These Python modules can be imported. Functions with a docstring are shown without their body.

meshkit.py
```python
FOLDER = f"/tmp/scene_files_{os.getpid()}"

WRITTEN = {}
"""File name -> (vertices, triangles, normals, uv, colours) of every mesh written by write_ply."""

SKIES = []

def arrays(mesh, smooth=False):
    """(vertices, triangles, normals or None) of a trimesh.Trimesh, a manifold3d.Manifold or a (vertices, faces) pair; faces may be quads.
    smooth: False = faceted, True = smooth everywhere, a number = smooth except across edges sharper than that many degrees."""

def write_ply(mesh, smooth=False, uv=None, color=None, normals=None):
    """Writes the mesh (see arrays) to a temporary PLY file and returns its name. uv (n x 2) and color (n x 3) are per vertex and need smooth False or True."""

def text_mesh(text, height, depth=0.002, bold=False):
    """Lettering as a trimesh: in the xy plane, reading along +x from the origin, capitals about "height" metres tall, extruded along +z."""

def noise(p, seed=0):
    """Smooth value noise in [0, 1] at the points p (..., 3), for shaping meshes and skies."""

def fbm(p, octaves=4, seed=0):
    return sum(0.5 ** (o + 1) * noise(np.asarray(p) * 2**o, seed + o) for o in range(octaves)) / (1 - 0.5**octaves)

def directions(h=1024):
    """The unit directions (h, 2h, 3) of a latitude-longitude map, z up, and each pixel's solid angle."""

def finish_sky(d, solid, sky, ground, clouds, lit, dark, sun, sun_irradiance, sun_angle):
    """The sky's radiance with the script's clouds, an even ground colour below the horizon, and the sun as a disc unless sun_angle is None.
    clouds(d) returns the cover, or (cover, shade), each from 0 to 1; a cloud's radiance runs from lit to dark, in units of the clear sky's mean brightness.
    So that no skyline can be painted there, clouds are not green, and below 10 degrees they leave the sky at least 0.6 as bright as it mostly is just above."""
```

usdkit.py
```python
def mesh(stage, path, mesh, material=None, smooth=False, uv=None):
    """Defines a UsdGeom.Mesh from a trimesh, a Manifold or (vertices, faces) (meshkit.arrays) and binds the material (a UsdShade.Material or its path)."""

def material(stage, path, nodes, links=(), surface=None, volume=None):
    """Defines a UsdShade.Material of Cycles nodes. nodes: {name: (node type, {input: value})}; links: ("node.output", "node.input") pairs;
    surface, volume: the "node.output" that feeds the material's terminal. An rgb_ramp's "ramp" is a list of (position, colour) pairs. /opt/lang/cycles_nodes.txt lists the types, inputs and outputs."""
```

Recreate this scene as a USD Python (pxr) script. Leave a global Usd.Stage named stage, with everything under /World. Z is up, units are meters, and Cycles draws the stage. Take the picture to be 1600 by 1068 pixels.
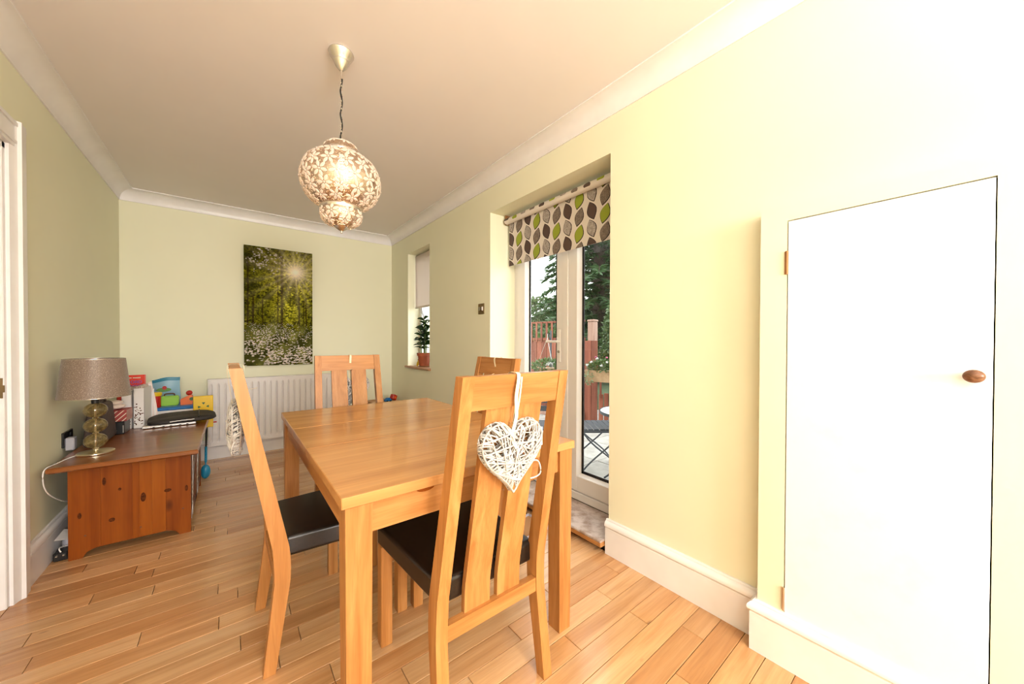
import math, numpy as np, trimesh, manifold3d as mf
from shapely.geometry import Polygon, box as sbox
from shapely import affinity
from pxr import Usd, UsdGeom, UsdLux, UsdShade, Gf, Sdf, Vt
import usdkit, meshkit

rng = np.random.default_rng(7)
stage = Usd.Stage.CreateInMemory()
UsdGeom.SetStageUpAxis(stage, 'Z')
UsdGeom.Xform.Define(stage, '/World'); UsdGeom.Scope.Define(stage, '/World/Looks')

# ------------------------------------------------------------------ camera
YAW, PITCH, ROLL = 0.6695, -0.0097, 0.0028
cy, sy = math.cos(YAW), math.sin(YAW)
fw = np.array([sy * math.cos(PITCH), cy * math.cos(PITCH), math.sin(PITCH)])
r0 = np.array([cy, -sy, 0.0]); u0 = np.cross(r0, fw)
rt = math.cos(ROLL) * r0 + math.sin(ROLL) * u0
up = -math.sin(ROLL) * r0 + math.cos(ROLL) * u0
cam = UsdGeom.Camera.Define(stage, '/World/camera')
cam.AddTransformOp().Set(Gf.Matrix4d(*rt, 0, *up, 0, *(-fw), 0, 0.754, -4.496, 1.144, 1))
cam.CreateHorizontalApertureAttr(36.0); cam.CreateVerticalApertureAttr(36.0 * 1068 / 1600)
cam.CreateFocalLengthAttr(554.07 / 1600 * 36); cam.CreateVerticalApertureOffsetAttr(5.09 / 1600 * 36)
cam.CreateClippingRangeAttr(Gf.Vec2f(0.05, 200))
cam.CreateExposureAttr(1.30)

# ------------------------------------------------------------------ light: overcast sky, and two unseen lights behind the camera standing in for flash
sky = UsdLux.DomeLight.Define(stage, '/World/sky'); sky.CreateIntensityAttr(0.70); sky.CreateColorAttr(Gf.Vec3f(0.95, 0.98, 1.0))

def disk(name, pos, target, radius, inten, col):
    l = UsdLux.DiskLight.Define(stage, '/World/' + name)
    z = np.array(pos, float) - np.array(target, float); z /= np.linalg.norm(z)
    x = np.cross([0, 1, 0.01], z); x /= np.linalg.norm(x); y = np.cross(z, x)
    l.AddTransformOp().Set(Gf.Matrix4d(*x, 0, *y, 0, *z, 0, *map(float, pos), 1))
    l.CreateRadiusAttr(radius); l.CreateIntensityAttr(inten); l.CreateColorAttr(Gf.Vec3f(*col))
disk('uplighter_light', (0.80, -5.75, 1.515), (0.80, -5.74, 2.45), 0.15, 150.0, (1.0, 0.985, 0.975))  # out of view, lights the ceiling as a bounced flash would
rear = UsdLux.RectLight.Define(stage, '/World/rear_window_daylight')
rear.AddTransformOp().Set(Gf.Matrix4d(1, 0, 0, 0, 0, 0, 1, 0, 0, -1, 0, 0, 1.12, -8.19, 1.66, 1)); rear.CreateWidthAttr(1.24); rear.CreateHeightAttr(1.10); rear.CreateIntensityAttr(16.5); rear.CreateColorAttr(Gf.Vec3f(1.0, 0.985, 0.97))  # out of view, lights the room from behind in place of flash

# ------------------------------------------------------------------ helpers
used = {}
def path_for(parent, name):
    base = ('/World' if parent is None else str(parent.GetPath())) + '/' + name
    n = used.get(base, 0); used[base] = n + 1
    return base if n == 0 else f'{base}_{n:03d}'
def tag(p, label=None, cat=None, group=None, kind=None):
    for k, v in (('label', label), ('category', cat), ('group', group), ('kind', kind)):
        if v: p.SetCustomDataByKey(k, v)
    return p
def thing(name, label, cat, loc=(0, 0, 0), rz=0.0, group=None, kind=None, rx=0.0, ry=0.0):
    x = UsdGeom.Xform.Define(stage, path_for(None, name))
    x.AddTranslateOp().Set(Gf.Vec3d(*map(float, loc)))
    x.AddRotateXYZOp().Set(Gf.Vec3f(math.degrees(rx), math.degrees(ry), math.degrees(rz)))
    return tag(x.GetPrim(), label, cat, group, kind)
def copy(src, name, label, cat, loc, rz=0.0, group=None, rx=0.0, ry=0.0):
    x = UsdGeom.Xform.Define(stage, path_for(None, name))
    p = x.GetPrim(); p.GetReferences().AddInternalReference(src.GetPath()); p.SetInstanceable(True)
    x.ClearXformOpOrder()
    x.AddTranslateOp().Set(Gf.Vec3d(*map(float, loc)))
    x.AddRotateXYZOp().Set(Gf.Vec3f(math.degrees(rx), math.degrees(ry), math.degrees(rz)))
    return tag(p, label, cat, group)
def obj(parent, name, mesh, mat, smooth=30, label=None, cat=None, group=None, kind=None, color=None):
    if isinstance(mesh, list): mesh = cat_(mesh)
    m = usdkit.mesh(stage, path_for(parent, name), mesh, LOOK[mat], smooth=smooth)
    if color is not None:
        UsdGeom.PrimvarsAPI(m).CreatePrimvar('paint', Sdf.ValueTypeNames.Color3fArray, 'vertex').Set(Vt.Vec3fArray.FromNumpy(np.asarray(color, np.float32)))
    return tag(m.GetPrim(), label, cat, group, kind)

def cat_(ms): return trimesh.util.concatenate(ms)
def box(x0, y0, z0, x1, y1, z1):
    m = trimesh.creation.box((x1 - x0, y1 - y0, z1 - z0)); m.apply_translation(((x0 + x1) / 2, (y0 + y1) / 2, (z0 + z1) / 2)); return m
def bbox(x0, y0, z0, x1, y1, z1, b=0.003):
    pts = []
    lo, hi = np.array([x0, y0, z0]), np.array([x1, y1, z1])
    b = min(b, 0.45 * (hi - lo).min())
    for sx in (0, 1):
        for sy_ in (0, 1):
            for sz in (0, 1):
                s = np.array([sx, sy_, sz]); c = np.where(s, hi, lo); d = np.where(s, -b, b)
                for k in range(3):
                    v = c + d; v[k] = c[k]; pts.append(v)
    return trimesh.convex.convex_hull(np.array(pts))
def hull(pts): return trimesh.convex.convex_hull(np.array(pts, float))
def prism(poly, h, axis='z', at=0.0):
    """extrude a 2D polygon. axis z: (x,y)->z ; axis x: (y,z)->x ; axis y: (x,z)->y"""
    p = poly if isinstance(poly, Polygon) else Polygon(poly)
    m = trimesh.creation.extrude_polygon(p, h, engine='earcut')
    v = m.vertices.copy(); v[:, 2] += at
    if axis == 'x': v = v[:, [2, 0, 1]]
    if axis == 'y': v = np.stack([v[:, 0], v[:, 2], v[:, 1]], 1)
    m = trimesh.Trimesh(v, m.faces, process=False)
    if m.volume < 0: m.invert()
    return m
def lathe(prof, n=32, at=(0, 0, 0), closed=False):
    prof = np.array(prof, float)
    a = np.arange(n) * 2 * np.pi / n
    v = np.stack([prof[:, None, 0] * np.cos(a), prof[:, None, 0] * np.sin(a), np.repeat(prof[:, 1:2], n, 1)], -1).reshape(-1, 3)
    f = []
    k = len(prof)
    for i in range(k if closed else k - 1):
        i2 = (i + 1) % k
        for j in range(n):
            q = (j + 1) % n
            f += [[i * n + j, i * n + q, i2 * n + q], [i * n + j, i2 * n + q, i2 * n + j]]
    m = trimesh.Trimesh(v + np.array(at), f, process=True)
    trimesh.repair.fix_normals(m) if m.is_watertight else None
    return m
def tube(pts, r, sides=6, cap=True):
    p = np.asarray(pts, float); n = len(p)
    t = np.gradient(p, axis=0); t /= np.linalg.norm(t, axis=1, keepdims=True) + 1e-12
    ref = np.array([0, 0, 1.0]) if abs(t[:, 2]).mean() < .8 else np.array([1.0, 0, 0])
    a = np.cross(t, ref); a /= np.linalg.norm(a, axis=1, keepdims=True) + 1e-12
    b = np.cross(t, a)
    rr = np.broadcast_to(np.asarray(r, float), (n,))
    an = np.arange(sides) * 2 * np.pi / sides
    v = p[:, None] + rr[:, None, None] * (np.cos(an)[None, :, None] * a[:, None] + np.sin(an)[None, :, None] * b[:, None])
    v = v.reshape(-1, 3); f = []
    for i in range(n - 1):
        for j in range(sides):
            q = (j + 1) % sides
            f += [[i * sides + j, (i + 1) * sides + q, i * sides + q], [i * sides + j, (i + 1) * sides + j, (i + 1) * sides + q]]
    if cap:
        for i0, flip in ((0, False), ((n - 1) * sides, True)):
            for j in range(1, sides - 1):
                tri = [i0, i0 + j, i0 + j + 1]; f.append(tri[::-1] if flip else tri)
    return trimesh.Trimesh(v, f, process=False)
def spline(pts, n=24):
    from scipy.interpolate import CubicSpline
    p = np.array(pts, float); d = np.r_[0, np.cumsum(np.linalg.norm(np.diff(p, axis=0), axis=1))]
    return CubicSpline(d, p)(np.linspace(0, d[-1], n))
def ell(c, r, sub=2):
    m = trimesh.creation.icosphere(sub, 1.0); m.vertices *= np.array(r); m.apply_translation(c); return m
def rot(m, ang, axis, pt=(0, 0, 0)):
    m = m.copy(); m.apply_transform(trimesh.transformations.rotation_matrix(ang, axis, pt)); return m
def mv(m, t): m = m.copy(); m.apply_translation(t); return m
def sweep_rail(prof, kind, a, b, miter=(0, 0), flip=False):
    """profile [(d, z)] run along a wall; kind: function (d, s, z) -> xyz; ends a..b, mitred by +-d."""
    prof = np.array(prof, float); n = len(prof)
    v = [kind(d, a + miter[0] * d, z) for d, z in prof] + [kind(d, b + miter[1] * d, z) for d, z in prof]
    f = []
    for i in range(n):
        j = (i + 1) % n; f += [[i, j, n + j], [i, n + j, n + i]]
    cap = trimesh.creation.triangulate_polygon(Polygon(prof), engine='earcut')
    cv = {tuple(np.round(p, 6)): k for k, p in enumerate(prof)}
    for tri in cap[1]:
        ids = [cv[tuple(np.round(cap[0][k], 6))] for k in tri]
        f += [ids, [n + k for k in ids[::-1]]]
    m = trimesh.Trimesh(v, f, process=False)
    trimesh.repair.fix_normals(m)
    return m

# ------------------------------------------------------------------ materials
LOOK = {}
def mat(name, nodes, links, surface='p.BSDF'):
    LOOK[name] = usdkit.material(stage, '/World/Looks/' + name, nodes, links, surface=surface)
def plain(name, col, rough=0.5, metal=0.0, **kw):
    mat(name, {'p': ('principled_bsdf', {'base_color': col, 'roughness': rough, 'metallic': metal, **kw})}, [])
def mottled(name, c1, c2, rough=0.6, scale=8.0, detail=4.0, bump=0.0, lo=.35, hi=.65, bscale=None, **kw):
    nodes = {'t': ('texture_coordinate', {}), 'n': ('noise_texture', {'scale': scale, 'detail': detail, 'roughness': 0.6}),
             'r': ('rgb_ramp', {'ramp': [(lo, c1), (hi, c2)]}), 'p': ('principled_bsdf', {'roughness': rough, **kw})}
    links = [('t.object', 'n.vector'), ('n.fac', 'r.fac'), ('r.color', 'p.base_color')]
    if bump:
        nodes['n2'] = ('noise_texture', {'scale': bscale or scale * 6, 'detail': 3.0})
        nodes['b'] = ('bump', {'strength': bump, 'distance': 0.002})
        links += [('t.object', 'n2.vector'), ('n2.fac', 'b.height'), ('b.normal', 'p.normal')]
    mat(name, nodes, links)
def wood(name, axis, c1, c2, c3, rough=0.4, across=26.0, along=1.6, knots=0.0, off=(0, 0, 0), rand=0.12, coat=0.0, spec=0.4):
    sc = [across] * 3; sc['xyz'.index(axis)] = along
    sc2 = [across * 6] * 3; sc2['xyz'.index(axis)] = along * 4
    nodes = {'t': ('texture_coordinate', {}), 'oi': ('object_info', {}),
             'cx': ('combine_xyz', {}), 'rm': ('math', {'math_type': 'multiply', 'value2': 7.3}),
             'av': ('mix', {'mix_type': 'add', 'fac': 1.0}),
             'm': ('mapping', {'scale': sc, 'location': off}), 'm2': ('mapping', {'scale': sc2, 'location': off}),
             'n': ('noise_texture', {'scale': 1.0, 'detail': 4.0, 'roughness': 0.55, 'distortion': 0.6}),
             'n2': ('noise_texture', {'scale': 1.0, 'detail': 3.0, 'roughness': 0.6}),
             'r': ('rgb_ramp', {'ramp': [(.3, c1), (.5, c2), (.72, c3)]}),
             'r2': ('rgb_ramp', {'ramp': [(.35, (.93, .91, .89)), (.6, (1.03, 1.02, 1.01))]}),
             'mx': ('mix', {'mix_type': 'multiply', 'fac': 1.0}),
             'vr': ('map_range', {'from_min': 0.0, 'from_max': 1.0, 'to_min': 1 - rand, 'to_max': 1 + rand}),
             'h': ('hsv', {}),
             'b': ('bump', {'strength': 0.12, 'distance': 0.001}),
             'p': ('principled_bsdf', {'roughness': rough, 'coat_weight': coat, 'coat_roughness': 0.12, 'specular_ior_level': spec})}
    links = [('oi.random', 'rm.value1'), ('rm.value', 'cx.x'), ('rm.value', 'cx.y'), ('rm.value', 'cx.z'),
             ('t.object', 'av.color1'), ('cx.vector', 'av.color2'), ('av.color', 'm.vector'), ('av.color', 'm2.vector'),
             ('m.vector', 'n.vector'), ('m2.vector', 'n2.vector'), ('n.fac', 'r.fac'), ('n2.fac', 'r2.fac'),
             ('r.color', 'mx.color1'), ('r2.color', 'mx.color2'), ('oi.random', 'vr.value'), ('vr.result', 'h.value'),
             ('n2.fac', 'b.height'), ('b.normal', 'p.normal')]
    last = 'mx.color'
    if knots:
        nodes['mk'] = ('mapping', {'scale': [4.2 if a != axis else 2.0 for a in 'xyz'], 'location': off})
        nodes['vo'] = ('voronoi_texture', {'scale': 1.0})
        nodes['nk'] = ('noise_texture', {'scale': 30.0})
        nodes['rk'] = ('rgb_ramp', {'ramp': [(0.0, (1, 1, 1)), (knots * .45, (1, 1, 1)), (knots, (0, 0, 0))]})
        nodes['mk2'] = ('mix', {'mix_type': 'mix', 'color2': tuple(np.array(c1) * .33)})
        links += [('av.color', 'mk.vector'), ('mk.vector', 'vo.vector'), ('vo.distance', 'rk.fac'), ('rk.color', 'mk2.fac'), (last, 'mk2.color1')]
        last = 'mk2.color'
    links += [(last, 'h.color'), ('h.color', 'p.base_color')]
    mat(name, nodes, links)
def s2l(r, g, b):
    c = np.array([r, g, b]) / 255.0
    return tuple(np.where(c <= .04045, c / 12.92, ((c + .055) / 1.055) ** 2.4))

def paint_wall(name, c):
    c = np.array(c)
    mottled(name, tuple(c * .985), tuple(c * 1.0), 0.55, 3.0, 2.0, bump=0.05, bscale=60.0)
paint_wall('wall_paint', (.83, .81, .605))
paint_wall('ceiling_paint', (.84, .785, .765))
mottled('white_gloss', (.82, .79, .785), (.87, .845, .84), 0.32, 5.0, 3.0)
mottled('cupboard_white', (.865, .845, .845), (.90, .885, .885), 0.4, 9.0, 5.0, lo=.3, hi=.45)
plain('upvc', (.86, .83, .82), 0.25)
plain('gasket', (.012, .012, .014), 0.5)
plain('dark_gap', (.03, .022, .016), 0.8)
plain('radiator_white', (.78, .74, .73), 0.35)
oa = ((.365, .14, .034), (.46, .198, .056), (.545, .262, .088))
for ax in 'xyz': wood('oak_' + ax, ax, *oa, rough=0.38, across=30, along=2.2, rand=.06)
wood('oak_top', 'x', (.46, .205, .062), (.55, .268, .088), (.62, .325, .122), rough=0.3, across=16, along=1.2, rand=.05, coat=.25)
pl = [((.47, .225, .085), (.575, .30, .125), (.64, .365, .175)), ((.51, .265, .105), (.61, .345, .155), (.68, .41, .21)), ((.43, .195, .072), (.535, .265, .105), (.60, .325, .145)), ((.49, .24, .095), (.59, .32, .14), (.66, .385, .19)), ((.54, .29, .12), (.64, .375, .18), (.70, .44, .24))]
for i, c in enumerate(pl): wood(f'plank_oak_{i}', 'x', *c, rough=0.3, across=22, along=1.5, knots=0.075 if i % 2 == 0 else 0.05, off=(i * 3.1, i * 1.7, 0), rand=.10, coat=.35)
wood('pine_z', 'z', (.19, .040, .003), (.245, .058, .005), (.29, .076, .007), rough=0.45, across=12, along=.9, knots=0.10, rand=.05, spec=.15)
wood('pine_light_z', 'z', (.235, .054, .005), (.29, .074, .007), (.335, .095, .010), rough=0.35, across=12, along=.9, knots=0.09, off=(3, 5, 1), rand=.05, spec=.15)
wood('pine_top', 'x', (.20, .055, .013), (.26, .080, .018), (.32, .11, .026), rough=0.3, across=14, along=1.0, rand=.05, coat=.3)
wood('pine_dark', 'z', (.10, .028, .008), (.14, .042, .011), (.18, .06, .016), rough=0.4, across=14, along=1.0, rand=.05)
wood('sill_wood', 'y', (.36, .17, .08), (.45, .23, .12), (.52, .29, .16), rough=0.35)
wood('knob_wood', 'x', (.11, .045, .02), (.20, .09, .045), (.28, .15, .085), rough=0.3, across=60, along=12)
mottled('leather', (.006, .004, .003), (.012, .0075, .0055), 0.28, 90.0, 3.0, bump=0.15)
plain('thread', (.10, .075, .06), 0.6)
plain('chrome', (.80, .76, .70), 0.08, 1.0)
plain('silver', (.75, .71, .66), 0.22, 1.0)
plain('nickel', (.60, .55, .48), 0.3, 1.0)
plain('champagne', (.80, .73, .55), 0.3, 1.0)
plain('bronze', (.20, .135, .055), 0.4, 0.6)
plain('brass_rust', (.35, .16, .06), 0.5, 0.4)
mottled('willow', (.46, .43, .405), (.64, .61, .585), 0.55, 40.0, 2.0)
plain('ribbon', (.85, .74, .50), 0.5)
plain('paper', (.82, .78, .76), 0.6)
plain('paper_pink', (.80, .66, .60), 0.6)
plain('black_plastic', (.012, .012, .013), 0.35)
plain('grey_plastic', (.42, .41, .46), 0.4)
plain('aluminium', (.62, .60, .58), 0.3, 0.9)
mottled('neoprene', (.018, .014, .013), (.03, .024, .022), 0.6, 200.0, 2.0, bump=0.1)
mottled('bag_cloth', (.045, .028, .026), (.07, .045, .04), 0.6, 40.0, 3.0)
plain('red_card', (.36, .04, .035), 0.5)
plain('cream_print', (.74, .55, .42), 0.5)
plain('pink_card', (.52, .26, .21), 0.5)
plain('book_red', (.75, .035, .012), 0.35)
plain('book_purple', (.16, .10, .42), 0.4)
plain('toy_yellow', (.78, .50, .010), 0.3)
plain('toy_green', (.26, .55, .045), 0.3)
plain('toy_darkgreen', (.03, .10, .02), 0.4)
plain('toy_orange', (.75, .13, .01), 0.35)
plain('toy_red', (.45, .012, .008), 0.3)
plain('toy_blue', (.01, .14, .42), 0.3)
plain('rattle_blue', (.015, .24, .42), 0.3)
plain('pouch_blue', (.26, .46, .60), 0.4)
plain('pouch_teal', (.02, .20, .33), 0.4)
plain('pouch_green', (.10, .26, .05), 0.5)
plain('brown_print', (.12, .05, .03), 0.6)
plain('toy_brown', (.10, .03, .012), 0.5)
plain('card_tan', (.42, .20, .07), 0.7)
mottled('terracotta', (.30, .062, .018), (.36, .08, .026), 0.6, 14.0)
plain('soil', (.02, .013, .008), 0.9)
plain('cane', (.13, .20, .04), 0.5)
plain('grey_tip', (.33, .30, .28), 0.5)
def leafy(name, c, tr=.35, rough=.4):
    mat(name, {'oi': ('object_info', {}), 'g': ('geometry', {}), 'vr': ('map_range', {'from_min': 0.0, 'from_max': 1.0, 'to_min': .6, 'to_max': 1.35}), 'h': ('hsv', {'color': c}),
               'p': ('principled_bsdf', {'roughness': rough}), 'tl': ('translucent_bsdf', {}), 'm': ('mix_closure', {'fac': tr})},
        [('g.random_per_island', 'vr.value'), ('vr.result', 'h.value'), ('h.color', 'p.base_color'), ('h.color', 'tl.color'), ('p.BSDF', 'm.closure1'), ('tl.BSDF', 'm.closure2')], 'm.closure')
leafy('houseplant_leaf', (.022, .070, .012), .15)
leafy('conifer_leaf', (.075, .150, .050), .3)
leafy('bush_leaf', (.13, .20, .07), .3)
leafy('shrub_leaf', (.12, .20, .06), .3)
leafy('shrub_pale', (.30, .38, .20), .3)
leafy('petal_white', (.75, .72, .68), .3)
leafy('petal_pink', (.60, .10, .22), .3)
plain('bark', (.06, .04, .03), 0.9)
mottled('paving', (.25, .23, .205), (.36, .335, .30), 0.8, 6.0, 5.0, bump=.1)
mottled('grass', (.035, .055, .02), (.055, .08, .03), 0.9, 8.0, 5.0)
wood('fence_wood', 'z', (.13, .035, .02), (.19, .055, .032), (.25, .085, .05), rough=0.8, across=14, along=1.0, rand=.2)
wood('fence_post', 'z', (.22, .12, .09), (.30, .18, .14), (.36, .24, .19), rough=0.85, across=14, along=1.0, rand=.1)
mottled('planter_clay', (.28, .17, .09), (.36, .23, .13), 0.8, 12.0)
plain('patio_metal', (.045, .05, .06), 0.45, 0.3)
mottled('mosaic', (.50, .56, .66), (.80, .82, .85), 0.3, 50.0, 2.0, lo=.48, hi=.52)
mottled('step_stone', (.30, .20, .145), (.56, .46, .41), 0.45, 14.0, 7.0, lo=.36, hi=.62)
mottled('concrete_slab', (.48, .45, .41), (.58, .55, .51), 0.85, 5.0)
mat('shade_fabric', {'t': ('texture_coordinate', {}), 'n': ('noise_texture', {'scale': 260.0, 'detail': 2.0}), 'r': ('rgb_ramp', {'ramp': [(.40, (.20, .14, .10)), (.60, (.28, .205, .155)), (.68, (.36, .28, .22)), (.76, (.62, .54, .46))]}),
                     'p': ('principled_bsdf', {'roughness': .5, 'sheen_weight': .2})}, [('t.object', 'n.vector'), ('n.fac', 'r.fac'), ('r.color', 'p.base_color')])
mat('blind_white', {'p': ('principled_bsdf', {'base_color': (.78, .70, .63), 'roughness': .7}), 'tl': ('translucent_bsdf', {'color': (.80, .72, .66)}), 'm': ('mix_closure', {'fac': .55})},
    [('p.BSDF', 'm.closure1'), ('tl.BSDF', 'm.closure2')], 'm.closure')
mat('blind_cream', {'p': ('principled_bsdf', {'base_color': (.80, .73, .66), 'roughness': .75}), 'tl': ('translucent_bsdf', {'color': (.70, .64, .58)}), 'm': ('mix_closure', {'fac': .12})},
    [('p.BSDF', 'm.closure1'), ('tl.BSDF', 'm.closure2')], 'm.closure')
def hatch(name, c1, c2):
    mat(name, {'t': ('texture_coordinate', {}), 'm1': ('mapping', {'scale': (1, 30, 400)}), 'm2': ('mapping', {'scale': (1, 400, 30)}), 'n1': ('noise_texture', {'scale': 1.0, 'detail': 2.0}), 'n2': ('noise_texture', {'scale': 1.0, 'detail': 2.0}),
               'mx': ('math', {'math_type': 'minimum'}), 'r': ('rgb_ramp', {'ramp': [(.36, c1), (.50, c2)]}), 'p': ('principled_bsdf', {'roughness': .75})},
        [('t.object', 'm1.vector'), ('t.object', 'm2.vector'), ('m1.vector', 'n1.vector'), ('m2.vector', 'n2.vector'), ('n1.fac', 'mx.value1'), ('n2.fac', 'mx.value2'), ('mx.value', 'r.fac'), ('r.color', 'p.base_color')])
plain('print_green', (.30, .36, .030), 0.75)
plain('print_brown', (.085, .052, .045), 0.75)
hatch('print_taupe', (.10, .075, .06), (.26, .20, .165))
hatch('print_grey', (.16, .13, .115), (.50, .44, .40))
plain('print_outline', (.035, .025, .025), 0.75)
mat('pane', {'f0': ('fresnel', {'IOR': 1.45}), 'ge': ('geometry', {}), 'iv': ('math', {'math_type': 'subtract', 'value1': 1.0}), 'f': ('math', {'math_type': 'multiply'}), 't': ('transparent_bsdf', {'color': (.93, .95, .94)}), 'g': ('glossy_bsdf', {'color': (1, 1, 1), 'roughness': 0.0}), 'm': ('mix_closure', {})},
    [('f0.fac', 'f.value1'), ('ge.backfacing', 'iv.value2'), ('iv.value', 'f.value2'), ('f.value', 'm.fac'), ('t.BSDF', 'm.closure1'), ('g.BSDF', 'm.closure2')], 'm.closure')
mat('lamp_glass', {'f0': ('fresnel', {'IOR': 1.5}), 'ge': ('geometry', {}), 'iv': ('math', {'math_type': 'subtract', 'value1': 1.0}), 'f': ('math', {'math_type': 'multiply'}), 't': ('transparent_bsdf', {'color': (.90, .84, .68)}), 'g': ('glossy_bsdf', {'color': (1, 1, 1), 'roughness': 0.02}), 'm': ('mix_closure', {}),
                   'd': ('diffuse_bsdf', {'color': (.40, .30, .12)}), 'n': ('noise_texture', {'scale': 55.0, 'detail': 2.0}), 'tc': ('texture_coordinate', {}), 'r': ('map_range', {'from_min': .5, 'from_max': .7, 'to_min': .12, 'to_max': .55, 'clamp': True}), 'm2': ('mix_closure', {})},
    [('f0.fac', 'f.value1'), ('ge.backfacing', 'iv.value2'), ('iv.value', 'f.value2'), ('f.value', 'm.fac'), ('m2.closure', 'm.closure1'), ('g.BSDF', 'm.closure2'), ('tc.object', 'n.vector'), ('n.fac', 'r.value'), ('r.result', 'm2.fac'), ('t.BSDF', 'm2.closure1'), ('d.BSDF', 'm2.closure2')], 'm.closure')
mat('crystal', {'p': ('principled_bsdf', {'base_color': (.90, .80, .74), 'roughness': .12, 'specular_ior_level': .8}), 'tl': ('translucent_bsdf', {'color': (1.0, .88, .76)}), 'm': ('mix_closure', {'fac': .35})},
    [('p.BSDF', 'm.closure1'), ('tl.BSDF', 'm.closure2')], 'm.closure')
mat('filigree', {'tc': ('texture_coordinate', {}), 'v': ('voronoi_texture', {'scale': 210.0}), 'th': ('math', {'math_type': 'greater_than', 'value2': .68}), 't': ('transparent_bsdf', {'color': (1, 1, 1)}),
                 'p': ('principled_bsdf', {'base_color': (.62, .51, .42), 'metallic': 1.0, 'roughness': .30}), 'm': ('mix_closure', {})},
    [('tc.object', 'v.vector'), ('v.distance', 'th.value1'), ('th.value', 'm.fac'), ('p.BSDF', 'm.closure1'), ('t.BSDF', 'm.closure2')], 'm.closure')
mat('canvas_print', {'a': ('attribute', {'attribute': 'paint'}), 'p': ('principled_bsdf', {'roughness': .9, 'specular_ior_level': .08})}, [('a.color', 'p.base_color')])
plain('canvas_edge', (.05, .055, .02), 0.7)
mat('bulb_glow', {'e': ('emission', {'color': (1.0, .72, .42), 'strength': 3.0})}, [], 'e.emission')

mottled('knot_wood', (.05, .012, .003), (.13, .034, .006), 0.6, 90.0, specular_ior_level=.08)
# ------------------------------------------------------------------ room
W, CEIL, REAR = 2.3575, 2.452, -8.1
K = 'structure'
TH = 0.30
DY0, DY1, DZ = -3.32, -2.19, 2.16       # patio door opening
WY0, WY1, WZ0, WZ1 = -1.10, -0.53, 0.868, 2.152   # small window opening
# left wall with a doorway
LD0, LD1, LDZ = -2.78, -1.965, 1.985
obj(None, 'wall_left', [box(-TH, LD1, 0, 0, 0, CEIL), box(-TH, REAR, 0, 0, LD0, CEIL), box(-TH, LD0, LDZ, 0, LD1, CEIL)], 'wall_paint', False, 'pale yellow painted wall on the left behind the lamp', 'wall', kind=K)
obj(None, 'wall_back', box(-TH, 0, 0, W + TH, .25, CEIL), 'wall_paint', False, 'pale yellow end wall carrying the forest picture and radiator', 'wall', kind=K)
obj(None, 'wall_right', [box(W, WY1, 0, W + TH, 0, CEIL), box(W, DY1, 0, W + TH, WY0, CEIL), box(W, REAR, 0, W + TH, DY0, CEIL),
    box(W, WY0, 0, W + TH, WY1, WZ0 - .02), box(W, WY0, WZ1, W + TH, WY1, CEIL), box(W, DY0, DZ, W + TH, DY1, CEIL)], 'wall_paint', False, 'pale yellow painted wall on the right with window and patio door openings', 'wall', kind=K)
RW = (0.44, 1.80, 1.05, 2.27)
obj(None, 'wall_rear', [box(-TH, REAR - .25, 0, RW[0], REAR, CEIL), box(RW[1], REAR - .25, 0, W + TH, REAR, CEIL), box(RW[0], REAR - .25, 0, RW[1], REAR, RW[2]), box(RW[0], REAR - .25, RW[3], RW[1], REAR, CEIL)], 'wall_paint', False, 'unseen pale yellow wall behind the camera, open for the rear light', 'wall', kind=K)  # out of view, its depth chosen to spread the rear light evenly
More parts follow.
